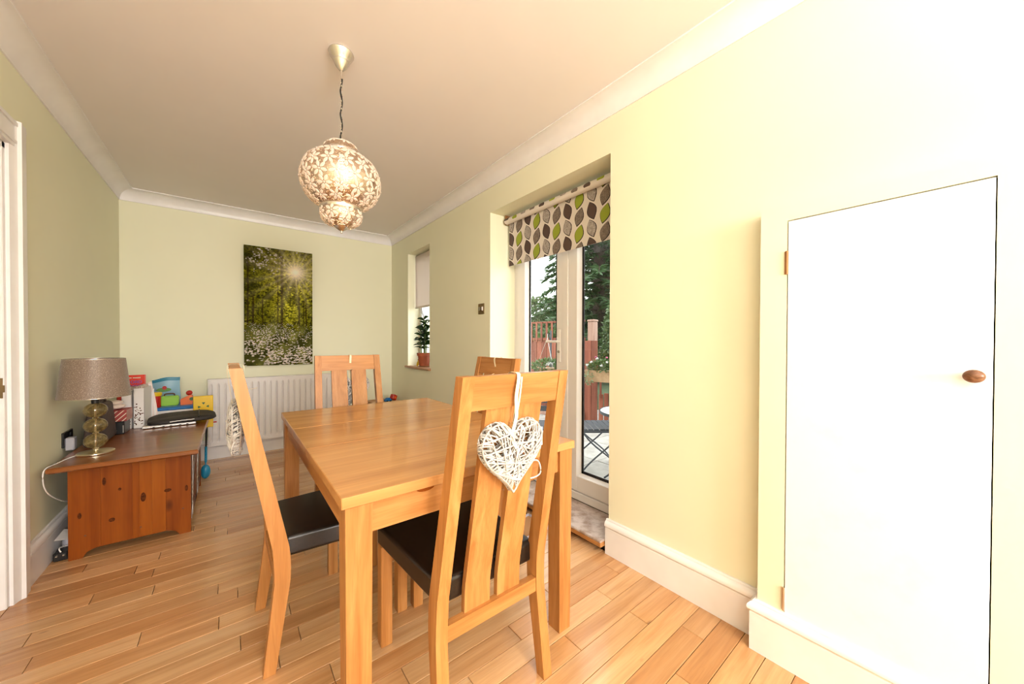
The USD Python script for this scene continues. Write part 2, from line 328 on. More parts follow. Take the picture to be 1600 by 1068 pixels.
obj(None, 'ceiling', box(-TH, REAR - .25, CEIL, W + TH, .25, CEIL + .12), 'ceiling_paint', False, 'smooth warm white painted ceiling above the dining table', 'ceiling', kind=K)
CX, CYE, CZT = 2.2915, -4.035, 1.63     # boxed-in cupboard front standing proud of the right wall
CD = (-4.552, -4.115, 0.078, 1.573)     # cupboard door opening y0 y1 z0 z1
obj(None, 'wall_cupboard', [box(CX, CD[1], 0, W, CYE, CZT), box(CX, -6.0, 0, W, CD[0], CZT), box(CX, CD[0], 0, W, CD[1], CD[2]), box(CX, CD[0], CD[3], W, CD[1], CZT)], 'wall_paint', False, 'pale yellow boxed cupboard front standing proud of the right wall', 'wall', kind=K)

# floor: oak boards running across the room
flo = thing('floor', 'floor of honey oak boards running across the room', 'floor', kind=K)
obj(flo, 'subfloor', box(-TH, REAR - .25, -.12, W + TH, .25, -.016), 'dark_gap', False)
def plank(x0, x1, y0, y1, h=0.0):
    g, c = .0009, .0014
    x0 += g; x1 -= g; y0 += g; y1 -= g
    v = [(x0, y0, -.016), (x1, y0, -.016), (x1, y1, -.016), (x0, y1, -.016), (x0, y0, h - c), (x1, y0, h - c), (x1, y1, h - c), (x0, y1, h - c),
         (x0 + c, y0 + c, h), (x1 - c, y0 + c, h), (x1 - c, y1 - c, h), (x0 + c, y1 - c, h)]
    q = [(0, 1, 5, 4), (1, 2, 6, 5), (2, 3, 7, 6), (3, 0, 4, 7), (4, 5, 9, 8), (5, 6, 10, 9), (6, 7, 11, 10), (7, 4, 8, 11), (8, 9, 10, 11)]
    return trimesh.Trimesh(v, [t for a, b, c_, d in q for t in ((a, b, c_), (a, c_, d))], process=False)
PIT = .0867
known = {-1.9: [.175], -1.857: [.451], -1.943: [.375], -2.03: [.447], -2.21: [.469], -2.112: [.264], -2.398: [.702], -2.28: [.137], -2.373: [.324], -2.563: [.473], -2.66: [.71], -2.46: [.186], -2.055: [.829], -2.23: [.85],
         -3.495: [2.076], -3.677: [2.077], -3.853: [2.176], -3.405: [2.255]}
rest = []
k = 0
y1 = -1.9 + PIT * 22
while y1 > REAR:
    y0 = y1 - PIT
    if y0 < .0 and y1 > REAR:
        mid = (y0 + y1) / 2
        js = []
        for a, b in known.items():
            if abs(a - mid) < PIT * .5: js += b
        js = js[:1]
        xs = set(js)
        x = (js[0] if js else rng.uniform(.2, 1.1))
        xs.add(x)
        a = x
        while a < W - .35:
            a += rng.uniform(.55, 1.0)
            if a < W - .15: xs.add(a)
        a = x
        while a > .35:
            a -= rng.uniform(.55, 1.0)
            if a > .15: xs.add(a)
        xs = [0.0] + sorted(xs) + [W]
        for a, b in zip(xs[:-1], xs[1:]):
            m = plank(a, b, max(y0, REAR), min(y1, 0.0), float(rng.uniform(-.0005, .0)))
            if y0 > -4.5: obj(flo, 'plank', m, f'plank_oak_{rng.integers(5)}', False)
            else: rest.append(m)
    y1 = y0
obj(flo, 'threshold', bbox(-TH, LD0, -.016, -.0005, LD1, .001, .001), 'plank_oak_3', False)
obj(flo, 'rear_planks', rest, 'plank_oak_1', False, kind='stuff')

# coving
cvp = [(0, CEIL - .096), (.007, CEIL - .096)] + [(.007 + .080 * (1 - math.cos(t)), CEIL - .088 + .080 * math.sin(t)) for t in np.linspace(0, math.pi / 2, 9)] + [(.094, CEIL - .008), (.094, CEIL), (0, CEIL)]
Lk = lambda d, s, z: (d, s, z)
Rk = lambda d, s, z: (W - d, s, z)
Bk = lambda d, s, z: (s, -d, z)
obj(None, 'trim_1', sweep_rail(cvp, Lk, 0, REAR, (-1, 0)), 'white_gloss', 30, 'white curved coving along the top of the left wall', 'coving', kind=K)
obj(None, 'trim_2', sweep_rail(cvp, Bk, 0, W, (1, -1)), 'white_gloss', 30, 'white curved coving along the top of the end wall', 'coving', kind=K)
obj(None, 'trim_3', sweep_rail(cvp, Rk, 0, REAR, (-1, 0)), 'white_gloss', 30, 'white curved coving along the top of the right wall', 'coving', kind=K)
# baseboards
bbp = [(0, 0), (.020, 0), (.020, .138), (.0185, .1405), (.0185, .1445), (.021, .146), (.0265, .152), (.0275, .160), (.025, .169), (.019, .176), (.013, .179), (.012, .184), (.009, .187), (0, .187)]
obj(None, 'baseboard_left', sweep_rail(bbp, Lk, 0, -1.848, (-1, 0)), 'white_gloss', 30, 'white moulded skirting board along the left wall', 'skirting board', kind=K)
obj(None, 'baseboard_back', sweep_rail(bbp, Bk, 0, W, (1, -1)), 'white_gloss', 30, 'white moulded skirting board under the radiator', 'skirting board', kind=K)
obj(None, 'baseboard_right', [sweep_rail(bbp, Rk, 0, DY1, (-1, 0)), sweep_rail(bbp, Rk, -3.312, CYE, (0, 0))], 'white_gloss', 30, 'white moulded skirting board along the right wall beside the patio door', 'skirting board', kind=K)
Ck = lambda d, s, z: (CX - d, s, z)
ck2 = lambda d, s, z: (s, CYE + d, z)
bbc = [(d, z * .41 / .41 if z > .13 else z) for d, z in bbp]
obj(None, 'baseboard_cupboard', [sweep_rail([(d, z - .11 if z > .1 else z) for d, z in bbp] if False else bbp, Ck, CYE, -6.0, (1, 0)) if False else sweep_rail([(d, z) for d, z in bbp], Ck, CYE, -6.0, (1, 0)), sweep_rail(bbp, ck2, CX, W - .03, (-1, 0))], 'white_gloss', 30, 'white moulded skirting board along the foot of the cupboard front', 'skirting board', kind=K)
# left door architrave, lining and leaf
arp = [(0, 0), (0, .022), (.012, .029), (.02, .030), (.06, .030), (.068, .035), (.078, .035), (.084, .024), (.092, .020), (.105, .016), (.118, .012), (.118, 0)]
def arch_vert(yo, sgn):  # yo outer edge
    p = [(yo - sgn * d * .0 + (-sgn) * d, h) for d, h in [(a, b) for a, b in arp]]
    return prism([(h, y) for y, h in p], 2.065, 'z')
aro = -1.85
obj(None, 'trim_4', [prism([(h, aro - d) for d, h in arp], 2.10 - .0, 'z'), prism([(h, LD0 - .012 + (.118 - d) - .118 + .01) for d, h in arp], 2.10, 'z'),
    prism([(h, 2.10 - d) for d, h in arp], (aro - .02) - (LD0 - .10), 'y', LD0 - .10) if False else mv(box(0, LD0 - .1, 1.985, .02, aro - .0, 2.10), (0, 0, 0)), box(0, LD0 - .1, 2.075, .027, aro, 2.09), box(0, LD0 - .05, 2.0, .025, aro - .055, 2.012)], 'white_gloss', 30, 'white moulded architrave around the doorway on the left', 'architrave', kind=K)
d3 = thing('door_3', 'white painted door in the doorway at the left edge', 'door', kind=K)
obj(d3, 'door_lining', [box(-TH - .01, LD1 - .0, 0, .0, LD1 + .012, LDZ), box(-TH - .01, LD0 - .012, 0, 0, LD0, LDZ), box(-TH - .01, LD0, LDZ, 0, LD1, LDZ + .012)] and [bbox(-TH, LD1 - .028, 0, .001, LD1, LDZ, .003), bbox(-TH, LD0, 0, .001, LD0 + .028, LDZ, .003), bbox(-TH, LD0, LDZ - .028, .001, LD1, LDZ, .003), bbox(-.10, LD1 - .045, 0, -.06, LD1 - .02, LDZ - .02, .003)], 'white_gloss')
obj(d3, 'door_leaf', bbox(-.145, LD0 + .03, .006, -.105, LD1 - .03, LDZ - .03), 'white_gloss')
sp = obj(d3, 'strike_plate', [bbox(-.045, LD1 - .031, .90, -.002, LD1 - .0275, .985, .0008), bbox(-.03, LD1 - .036, .925, .004, LD1 - .03, .955, .001)], 'bronze', label='dark worn metal strike plate')

# small window 1
w1 = thing('window_1', 'small recessed white framed window with a plant on its sill', 'window', kind=K)
fx0, fx1 = 2.50, 2.565
obj(w1, 'frame', [bbox(fx0, WY1 - .055, WZ0, fx1, WY1, WZ1), bbox(fx0, WY0, WZ0, fx1, WY0 + .055, WZ1), bbox(fx0, WY0 + .0555, WZ0, fx1, WY1 - .0555, WZ0 + .055), bbox(fx0, WY0 + .0555, WZ1 - .055, fx1, WY1 - .0555, WZ1)], 'upvc')
obj(w1, 'pane', box(fx0 + .03, WY0 + .05, WZ0 + .05, fx0 + .036, WY1 - .05, WZ1 - .05), 'pane', False)
obj(w1, 'window_sill', bbox(W - .028, WY0 - .03, WZ0 - .024, fx0 + .01, WY1 + .04, WZ0, .006), 'sill_wood', label='varnished wooden window sill')
# unseen rear window, a setting for the light in place of flash
w2 = thing('window_2', 'unseen white framed window behind the camera around the stand-in flash light', 'window', kind=K)
yy = REAR - .14
obj(w2, 'frame', [bbox(RW[0], yy, RW[2], RW[0] + .06, yy + .06, RW[3]), bbox(RW[1] - .06, yy, RW[2], RW[1], yy + .06, RW[3]), bbox(RW[0], yy, RW[2], RW[1], yy + .06, RW[2] + .06), bbox(RW[0], yy, RW[3] - .06, RW[1], yy + .06, RW[3]), bbox(1.09, yy, RW[2], 1.15, yy + .06, RW[3])], 'upvc')
obj(w2, 'pane', box(RW[0] + .05, yy + .03, RW[2] + .05, RW[1] - .05, yy + .036, RW[3] - .05), 'pane', False)
obj(w2, 'window_sill', bbox(RW[0] - .04, yy + .05, RW[2] - .02, RW[1] + .04, REAR + .04, RW[2] + .004), 'white_gloss')

# patio door
d1 = thing('door_1', 'white french patio door with two tall glass panes', 'door', kind=K)
px0, px1 = 2.605, 2.675
SZ = .075
obj(d1, 'frame', [bbox(px0, DY1 - .047, SZ, px1, DY1, DZ), bbox(px0, DY0, SZ, px1, DY0 + .047, DZ), bbox(px0, DY0 + .0475, DZ - .05, px1, DY1 - .0475, DZ), bbox(px0 - .02, DY0 + .0475, SZ, px1, DY1 - .0475, SZ + .05)], 'upvc')
MEET = -2.785
for (a, b, nm) in ((MEET, DY1 - .049, 0), (DY0 + .049, MEET - .002, 1)):
    z0, z1 = SZ + .053, DZ - .053
    s = .098
    lf = obj(d1, 'door_leaf', [bbox(px0 - .012, a, z0, px1 - .01, a + s, z1, .006), bbox(px0 - .012, b - s, z0, px1 - .01, b, z1, .006), bbox(px0 - .012, a + s + .0003, z0, px1 - .01, b - s - .0003, z0 + s + .01, .004), bbox(px0 - .012, a + s + .0003, z1 - s, px1 - .01, b - s - .0003, z1, .004)], 'upvc')
    g0, g1, h0, h1 = a + s - .002, b - s + .002, z0 + s + .006, z1 - s + .002
    def ring(t, x0, x1, g0=g0, g1=g1, h0=h0, h1=h1): return [box(x0, g0, h0, x1, g0 + t, h1), box(x0, g1 - t, h0, x1, g1, h1), box(x0, g0, h0, x1, g1, h0 + t), box(x0, g0, h1 - t, x1, g1, h1)]
    ramp = []
    for (ya, yb, za, zb) in ((g0, g0, h0, h1), (g1, g1, h0, h1)):
        sg = 1 if ya == g0 else -1
        ramp.append(hull([(px0 - .010, ya, za), (px0 - .010, ya, zb), (px0 + .018, ya, za), (px0 + .018, ya, zb), (px0 + .018, ya + sg * .018, za), (px0 + .018, ya + sg * .018, zb)]))
    for zz, sg in ((h0, 1), (h1, -1)):
        ramp.append(hull([(px0 - .010, g0, zz), (px0 - .010, g1, zz), (px0 + .018, g0, zz), (px0 + .018, g1, zz), (px0 + .018, g0, zz + sg * .018), (px0 + .018, g1, zz + sg * .018)]))
    obj(lf, 'glazing_bead', ramp, 'upvc', False)
    obj(lf, 'gasket', ring(.036, px0 + .0185, px0 + .0225), 'gasket', False, label='black rubber glazing seal')
    obj(lf, 'pane', box(px0 + .023, g0, h0, px0 + .028, g1, h1), 'pane', False)
obj(d1, 'cover_strip', bbox(px0 - .022, MEET - .022, SZ + .06, px0 - .012, MEET + .028, DZ - .06, .004), 'upvc')
hd = obj(d1, 'handle', [bbox(px0 - .022, MEET + .048, 1.00, px0 - .011, MEET + .074, 1.235, .004), bbox(px0 - .045, MEET + .053, 1.138, px0 - .018, MEET + .069, 1.154, .004), bbox(px0 - .050, MEET + .053, 1.138, px0 - .036, MEET + .175, 1.156, .006)], 'upvc', label='cream lever handle on a long plate')
obj(hd, 'lock_cylinder', tube([(px0 - .030, MEET + .061, 1.075), (px0 - .020, MEET + .061, 1.075)], .009, 12), 'nickel')
# step inside the door
st = thing('door_step', 'worn stone effect step board on a wooden edge below the patio door', 'step', (0, 0, 0))
obj(st, 'tread', bbox(2.302, DY0 + .012, .062, px0 - .022, DY1 - .012, .0755, .003), 'step_stone', False)
obj(st, 'wooden_edge', bbox(2.306, DY0 + .014, .036, 2.40, DY1 - .014, .062, .002), 'oak_y')
obj(st, 'riser', box(2.365, DY0 + .005, 0, px1, DY1 - .005, .036), 'dark_gap', False)  # near-black box put where the gap under the tread reads dark
obj(st, 'threshold_infill', box(2.40, DY0 + .014, .036, px1, DY1 - .014, .062), 'dark_gap', False)

# cupboard door 2
d2 = thing('door_2', 'flat white cupboard door with a brown oval knob', 'door', kind=K)
g = .0025
tilt = .0
obj(d2, 'door_leaf', bbox(CX - .001, CD[0] + g, CD[2] + g, CX + .022, CD[1] - g, CD[3] - g * 1.5, .0012), 'cupboard_white', False)
obj(d2, 'shadow_gap', box(CX + .024, CD[0], CD[2], CX + .03, CD[1], CD[3]), 'dark_gap', False)  # dark sheet behind the leaf; the gap's shade is in its colour
for zc, mt in ((1.425, 'brass_rust'), (.235, 'nickel')):
    obj(d2, 'hinge', [bbox(CX - .004, CD[1] - .004, zc - .04, CX + .004, CD[1] + .007, zc + .04, .001), tube([(CX - .004, CD[1], zc - .041), (CX - .004, CD[1], zc + .041)], .0038, 8)], mt)
obj(d2, 'knob', [ell((CX - .030, -4.519, 1.058), (.013, .019, .017), 3), tube([(CX - .025, -4.519, 1.058), (CX - .001, -4.519, 1.058)], [.008, .010], 12)], 'knob_wood', 60, label='dark brown turned oval knob')
# light switch
sw = thing('light_switch', 'small bronze light switch plate beside the patio door recess', 'light switch', (W, -2.068, 1.412))
obj(sw, 'plate', bbox(-.006, -.042, -.043, -.0002, .042, .043, .002), 'bronze')
obj(sw, 'dimmer_knob', tube([(-.018, .008, 0), (-.006, .008, 0)], .017, 20), 'nickel', label='round nickel dimmer knob')
obj(sw, 'rocker', bbox(-.012, -.028, -.016, -.005, -.016, .016, .001), 'upvc', label='white rocker')

# ------------------------------------------------------------------ radiator
rd = thing('radiator', 'white ribbed panel radiator on the end wall under the forest picture', 'radiator', (.578, 0, 0))
RWid, rz0, rz1 = 1.085, .143, .777
nx, nz = 21 * 12 + 1, 30
xs = np.linspace(0, RWid, nx); zs = np.r_[rz0, np.linspace(rz0 + .03, rz0 + .07, 6), np.linspace(rz0 + .1, rz1 - .1, 16), np.linspace(rz1 - .07, rz1 - .03, 6), rz1]
nz = len(zs)
ph = (xs / RWid * 21) % 1.0
gro = np.clip(1 - np.abs(ph - .5) / .17, 0, 1) ; gro = gro * gro * (3 - 2 * gro)
env = np.clip(np.minimum(zs - (rz0 + .035), (rz1 - .035) - zs) / .03, 0, 1)
edge = np.clip(np.minimum(xs, RWid - xs) / .02, 0, 1)
Y = -.105 + .016 * gro[None] * env[:, None] + .004 * (1 - edge)[None]
V = np.stack([np.repeat(xs[None], nz, 0), Y, np.repeat(zs[:, None], nx, 1)], -1).reshape(-1, 3)
F = []
for i in range(nz - 1):
    for j in range(nx - 1):
        a = i * nx + j; F += [(a, a + 1, a + nx + 1), (a, a + nx + 1, a + nx)]
obj(rd, 'front_panel', trimesh.Trimesh(V, F, process=False), 'radiator_white', True)
obj(rd, 'casing', [box(0, -.101, rz0, .004, -.04, rz1), box(RWid - .004, -.101, rz0, RWid, -.04, rz1), box(0, -.045, rz0, RWid, -.04, rz1), bbox(-.003, -.108, rz1 - .006, RWid + .003, -.038, rz1 + .004, .002), box(0, -.103, rz0, RWid, -.045, rz0 + .004)], 'radiator_white', False)
for xb in (.15, RWid - .19): obj(rd, 'bracket', box(xb, -.042, .2, xb + .04, -.002, .7), 'radiator_white', False)
obj(rd, 'pipe', [tube([(-.02, -.07, 0), (-.02, -.07, .17), (.0, -.07, .17)], .008, 10), tube([(RWid + .02, -.07, 0), (RWid + .02, -.07, .17), (RWid, -.07, .17)], .008, 10)], 'radiator_white')

# ------------------------------------------------------------------ forest picture on canvas
px_, pz_, pw, phh = .855, .893, .605, 1.218
cv = thing('canvas_picture', 'tall canvas print of a sunlit forest above white flowers on the end wall', 'picture', (px_, 0, pz_))
nu, nv = 230, 460
U, Vv = np.meshgrid(np.linspace(0, 1, nu), np.linspace(0, 1, nv))
P = np.stack([U * 1.0, Vv * 2.0, 0 * U], -1)
fb = lambda s, o=4, sd=0: meshkit.fbm(P * s + 5.3, o, sd)
rp_ = np.random.default_rng(77)
def stamp(img, u, v, ru, rv, c, al=1.0):
    iu, iv = int(u * (nu - 1)), int(v * (nv - 1)); a, b = int(ru * nu) + 2, int(rv * nv) + 2
    x0, x1, y0, y1_ = max(iu - a, 0), min(iu + a, nu), max(iv - b, 0), min(iv + b, nv)
    if x1 <= x0 or y1_ <= y0: return
    d = ((U[y0:y1_, x0:x1] - u) / ru) ** 2 + ((Vv[y0:y1_, x0:x1] - v) / rv) ** 2
    m = (np.clip(1.6 - d * 1.3, 0, 1) * al)[..., None]
    img[y0:y1_, x0:x1] = img[y0:y1_, x0:x1] * (1 - m) + np.asarray(c) * m
n1 = fb(6, 5, 1); base = np.array([.030, .030, .014]) + np.array([.05, .055, .008]) * np.clip((n1 - .4) * 4, 0, 1)[..., None]
col = base.copy()
glow = lambda u, v: math.exp(-((u - .70) / .38) ** 2 - ((v - .74) / .26) ** 2)
lit = lambda u, v: math.exp(-((u - .62) / .22) ** 2 - ((v - .50) / .20) ** 2)
for k in range(5200):       # foliage dabs, lighter round the sun and down the clearing
    u, v = rp_.uniform(0, 1), rp_.uniform(.30, 1.0); w_ = .15 + .75 * glow(u, v) + .6 * lit(u, v) + .25 * (v < .8) * rp_.uniform(); t_ = rp_.uniform() * w_
    if meshkit.noise(np.array([u * 6, v * 12, .5]), 4) < .40 and rp_.uniform() < .75: t_ *= .25
    c = np.array([.022, .024, .008]) * (1 - t_) + np.array([.62, .58, .05]) * t_
    stamp(col, u, v, rp_.uniform(.008, .022), rp_.uniform(.004, .010), c * rp_.uniform(.7, 1.25), .8)
for k in range(110):        # bits of pale sky between the leaves, top left
    u, v = rp_.normal(.30, .17), rp_.normal(.90, .06)
    if .02 < u < .98 and v < .995: stamp(col, u, v, rp_.uniform(.006, .018), rp_.uniform(.003, .008), (.52, .46, .44), .8)
for tx, tw, v0, v1 in ((.53, .022, .30, .97), (.47, .008, .32, .8), (.79, .012, .32, .66), (.90, .010, .32, .62), (.86, .007, .32, .6), (.12, .014, .30, .62), (.25, .008, .3, .6), (.05, .012, .3, .95)):
    wob = tx + .020 * (fb(2.5, 2, 9) - .5)
    tm = (np.exp(-((U - wob) / tw) ** 4) * np.clip((Vv - v0) * 30, 0, 1) * np.clip((v1 - Vv) * 20, 0, 1))[..., None] * .85
    col = col * (1 - tm) + np.array([.030, .020, .014]) * tm
ang = np.arctan2((Vv - .815) * 2.0, U - .735); dist = np.hypot(U - .735, (Vv - .815) * 2.0)
rays = (np.clip(np.sin(ang * 19 + 1.3 * np.sin(ang * 5)) * .5 + .45, 0, 1) ** 2 * np.exp(-dist / .34) * np.clip(dist / .08, 0, 1))[..., None]
col = col * (1 - .45 * rays) + np.array([.80, .68, .42]) * rays * .45
hz = np.exp(-(dist / .30) ** 2)[..., None]; col = col + np.array([.22, .18, .11]) * hz
core = np.exp(-(dist / .115) ** 2)[..., None]; col = col * (1 - core) + np.array([1.0, .88, .74]) * core
mead = np.clip((.345 - Vv) * 22 + (fb(9, 3, 5) - .5) * 5, 0, 1)[..., None]
mc = np.array([.05, .052, .018]) + np.array([.17, .17, .045]) * (np.clip((fb(8, 4, 6) - .42) * 4, 0, 1) * np.clip(1.2 - np.abs(U - .55) * 1.6, .3, 1))[..., None]
col = col * (1 - mead) + mc * mead
for k in range(1500):       # white flowers, larger towards the bottom
    v = .36 * rp_.uniform() ** .8; u = rp_.uniform(0, 1); sc_ = .35 + 1.0 * (1 - v / .36)
    if meshkit.noise(np.array([u * 5, v * 16, .7]), 8) < .42 and rp_.uniform() < .8: continue
    g_ = rp_.uniform(.5, 1.0)
    stamp(col, u, v, .016 * sc_ * rp_.uniform(.6, 1.2), .0042 * sc_ * rp_.uniform(.6, 1.3), np.array([.80, .70, .62]) * g_, .9)
for k in range(70): stamp(col, rp_.uniform(0, 1), rp_.uniform(.0, .30), .006, .0025, (.55, .35, .05), .8)
col = np.clip((np.clip(col, 0, 1) - .012) * 1.05, .002, .9)
V = np.stack([U * pw, np.full_like(U, -.036), Vv * phh], -1).reshape(-1, 3)
F = []
for i in range(nv - 1):
    a = i * nu + np.arange(nu - 1); F.append(np.stack([a, a + 1, a + nu + 1], 1)); F.append(np.stack([a, a + nu + 1, a + nu], 1))
obj(cv, 'printed_canvas', trimesh.Trimesh(V, np.vstack(F), process=False), 'canvas_print', False, color=col.reshape(-1, 3))
obj(cv, 'stretcher_frame', box(0, -.0355, 0, pw, -.002, phh), 'canvas_edge', False)

# ------------------------------------------------------------------ blinds
rb = thing('roller_blind', 'leaf patterned roller blind in green, brown and grey above the patio door', 'roller blind', (2.548, 0, 0))
by0, by1, bz0, bz1, rr = DY0 + .03, DY1 - .02, 1.755, 2.098, .024
obj(rb, 'roller_tube', tube([(-.048, by0 + .005, bz1 + .012), (-.048, by1 - .005, bz1 + .012)], rr, 24), 'blind_cream', 40)
obj(rb, 'fabric', [box(-.0235, by0 + .01, bz0, -.022, by1 - .01, bz1 + .012)], 'blind_cream', False)
obj(rb, 'bottom_bar', bbox(-.0215, by0 + .012, bz0 + .004, -.0185, by1 - .012, bz0 + .026, .001), 'blind_cream')
for yb in (by1 - .006, by0 + .006):
    obj(rb, 'bracket', [bbox(-.062, yb - .004, bz1 - .012, -.01, yb + .004, DZ - .0005, .002), tube([(-.048, yb - .007, bz1 + .012), (-.048, yb + .007, bz1 + .012)], .021, 14)], 'brass_rust', label='rust stained end bracket')
def vesica(L, w, n=14):
    t = np.linspace(0, 1, n); half = w / 2 * (1 - np.abs(2 * t - 1) ** 1.8)
    return Polygon(np.r_[np.c_[half, (t - .5) * L], np.c_[-half[::-1], (t[::-1] - .5) * L][1:-1]])
clip = sbox(by0 + .0105, bz0 + .0005, by1 - .0105, bz1 + .012)
outl = []
colp, rowp = .102, .110
def flat_yz(poly, x0, x1):
    ms = []
    for gq in getattr(poly, 'geoms', [poly]):
        if gq.area > 2e-6: ms.append(prism(gq, x1 - x0, 'x', x0))
    return ms
ncol = 11
tones = [('print_brown', 'print_grey'), ('print_green', 'print_taupe')]
phase = [.10, .085, .11, .058, .07, .045, .042, .087, .10, .055, .08]
for i in range(ncol):
    yc = -2.243 - i * colp
    A = i % 2
    for j in range(-2, 5):
        zc = bz0 + phase[i] + j * rowp
        tone = tones[A][(j + (i + 1) // 2 + (1 - A)) % 2]
        an = 20 if A else -17
        pl_ = affinity.translate(affinity.rotate(vesica(.124, .078), an, origin=(0, 0)), yc, zc)
        inn = affinity.translate(affinity.rotate(vesica(.114, .069), an, origin=(0, 0)), yc + (.0015 if A else .002), zc + .002)
        pl_, inn = pl_.intersection(clip), inn.intersection(clip)
        outl += flat_yz(pl_, -.0239, -.0235)
        ms = flat_yz(inn, -.0243, -.0239)
        if ms: obj(rb, 'printed_leaf', ms, tone, False)
obj(rb, 'leaf_outline', outl, 'print_outline', False)
# leaf bits wrapping the roller
wrap = []
for i in range(ncol):
    yc = -2.243 - i * colp
    a0 = rng.uniform(1.6, 2.4)
    seg = np.linspace(a0, a0 + 1.3, 7)
    wpr = .028 * np.sin(np.linspace(.25, 2.2, 7))
    v = []; f = []
    for q, (s_, wv) in enumerate(zip(seg, wpr)):
        c_ = np.array([-.048 + (rr + .0006) * math.cos(s_), 0, bz1 + .012 + (rr + .0006) * math.sin(s_)])
        v += [c_ + [0, yc - wv, 0], c_ + [0, yc + wv, 0]]
        if q: f += [(2 * q - 2, 2 * q - 1, 2 * q + 1), (2 * q - 2, 2 * q + 1, 2 * q)]
    mm = trimesh.Trimesh(v, f, process=False)
    obj(rb, 'printed_leaf', mm, tones[i % 2][(i // 2) % 2], False)
wb = thing('roller_blind', 'plain pale roller blind half drawn in the small window recess', 'roller blind', (2.445, 0, 0))
obj(wb, 'fabric', box(-.0012, WY0 + .03, 1.545, .0012, WY1 - .012, 2.135), 'blind_white', False)
obj(wb, 'bottom_bar', bbox(-.006, WY0 + .03, 1.527, .006, WY1 - .012, 1.547, .003), 'blind_cream')
obj(wb, 'roller_tube', tube([(.018, WY0 + .02, 2.128), (.018, WY1 - .006, 2.128)], .017, 16), 'blind_cream')

# ------------------------------------------------------------------ dining table
tx0, tx1, ty0, ty1, tz = .968, 1.832, -3.541, -2.172, .75
tb = thing('dining_table', 'rectangular light oak dining table with square legs', 'table', (tx0, ty0, 0))
TWd, TL = tx1 - tx0, ty1 - ty0
s1, s2 = TL * .385, TL * .655
for a, b in ((0, s1), (s1 + .0012, s2), (s2 + .0012, TL)):
    obj(tb, 'tabletop_board', bbox(0, a, tz - .030, TWd, b, tz, .002), 'oak_top')
lg = .068
for lx in (.010, TWd - .010 - lg):
    for ly in (.006, TL - .006 - lg):
        obj(tb, 'leg', hull([(lx + a * lg + (0.004 if z == 0 else 0) * (1 - 2 * a), ly + b * lg + (0.004 if z == 0 else 0) * (1 - 2 * b), z) for a in (0, 1) for b in (0, 1) for z in (0, tz - .0305)]), 'oak_z', False)
az0, az1 = tz - .115, tz - .0305
obj(tb, 'apron', bbox(.010 + lg, .016, az0, TWd - .010 - lg, .038, az1, .002), 'oak_x')
obj(tb, 'apron', bbox(.010 + lg, TL - .038, az0, TWd - .010 - lg, TL - .016, az1, .002), 'oak_x')
obj(tb, 'apron', bbox(.020, .006 + lg, az0, .042, TL - .006 - lg, az1, .002), 'oak_y')
obj(tb, 'apron', bbox(TWd - .042, .006 + lg, az0, TWd - .020, TL - .006 - lg, az1, .002), 'oak_y')
obj(tb, 'finger_grip', prism(affinity.scale(Polygon([(math.cos(t), math.sin(t)) for t in np.linspace(0, 2 * math.pi, 20)[:-1]]), .028, .010).intersection(sbox(-1, -.012, 1, .003)), .002, 'y', .0142).apply_translation((.225, 0, az1 - .004)), 'pine_z', label='darker patch painting the shade in a finger recess')  # darker plate on the apron; shade of the recess is in its colour

# ------------------------------------------------------------------ chairs
H, zkn = 1.054, .36
prof_z = [0, .18, .30, .345, .39, .44, .60, .80, H]
def rear(z):
    if z <= .30: return -.034 * (.30 - z) / .30 - .001
    if z <= .42: return -.001 - .004 * ((z - .30) / .12) ** 2
    return -.0055 - (.1165) * (z - .42) / (H - .42)
def depth(z): return np.interp(z, [0, .30, .36, .44, .60, H], [.036, .047, .050, .049, .046, .036])
def post(s):
    zz = np.r_[0, np.linspace(.15, .5, 10), .7, .9, H]
    v = []
    for z in zz:
        o = .213 + (.193 - .213) * z / H; i = o - .037
        a, b = rear(z), rear(z) + depth(z)
        v += [(s * o, a, z), (s * o, b, z), (s * i, b, z), (s * i, a, z)]
    f = []
    n = len(zz)
    for k in range(n - 1):
        for q in range(4):
            a, b = k * 4 + q, k * 4 + (q + 1) % 4
            f += [(a, b, b + 4), (a, b + 4, a + 4)]
    f += [(0, 2, 1), (0, 3, 2), (4 * n - 4, 4 * n - 3, 4 * n - 2), (4 * n - 4, 4 * n - 2, 4 * n - 1)]
    m = trimesh.Trimesh(v, f, process=False)
    if m.volume < 0: m.invert()
    return m
def slat(x0, x1):
    zz = np.r_[np.linspace(.33, .55, 10), np.linspace(.6, .966, 6)]
    v = []
    for z in zz:
        sc = 1.0 - .05 * z
        a = rear(z) + depth(z) * .5 - .009; b = a + .018
        v += [(x1 * sc, a, z), (x1 * sc, b, z), (x0 * sc, b, z), (x0 * sc, a, z)]
    f = []; n = len(zz)
    for k in range(n - 1):
        for q in range(4):
            a, b = k * 4 + q, k * 4 + (q + 1) % 4
            f += [(a, b, b + 4), (a, b + 4, a + 4)]
    f += [(0, 2, 1), (0, 3, 2), (4 * n - 4, 4 * n - 3, 4 * n - 2), (4 * n - 4, 4 * n - 2, 4 * n - 1)]
    m = trimesh.Trimesh(v, f, process=False)
    if m.volume < 0: m.invert()
    return m
def rail(z0, z1, t):
    v = []
    for z in (z0, z1):
        w = .213 + (.193 - .213) * z / H - .0375
        a = rear(z) + .003; b = a + t
        v += [(-w, a, z), (w, a, z), (w, b, z), (-w, b, z)]
    return hull(v)
CG = 'oak dining chairs around the table'
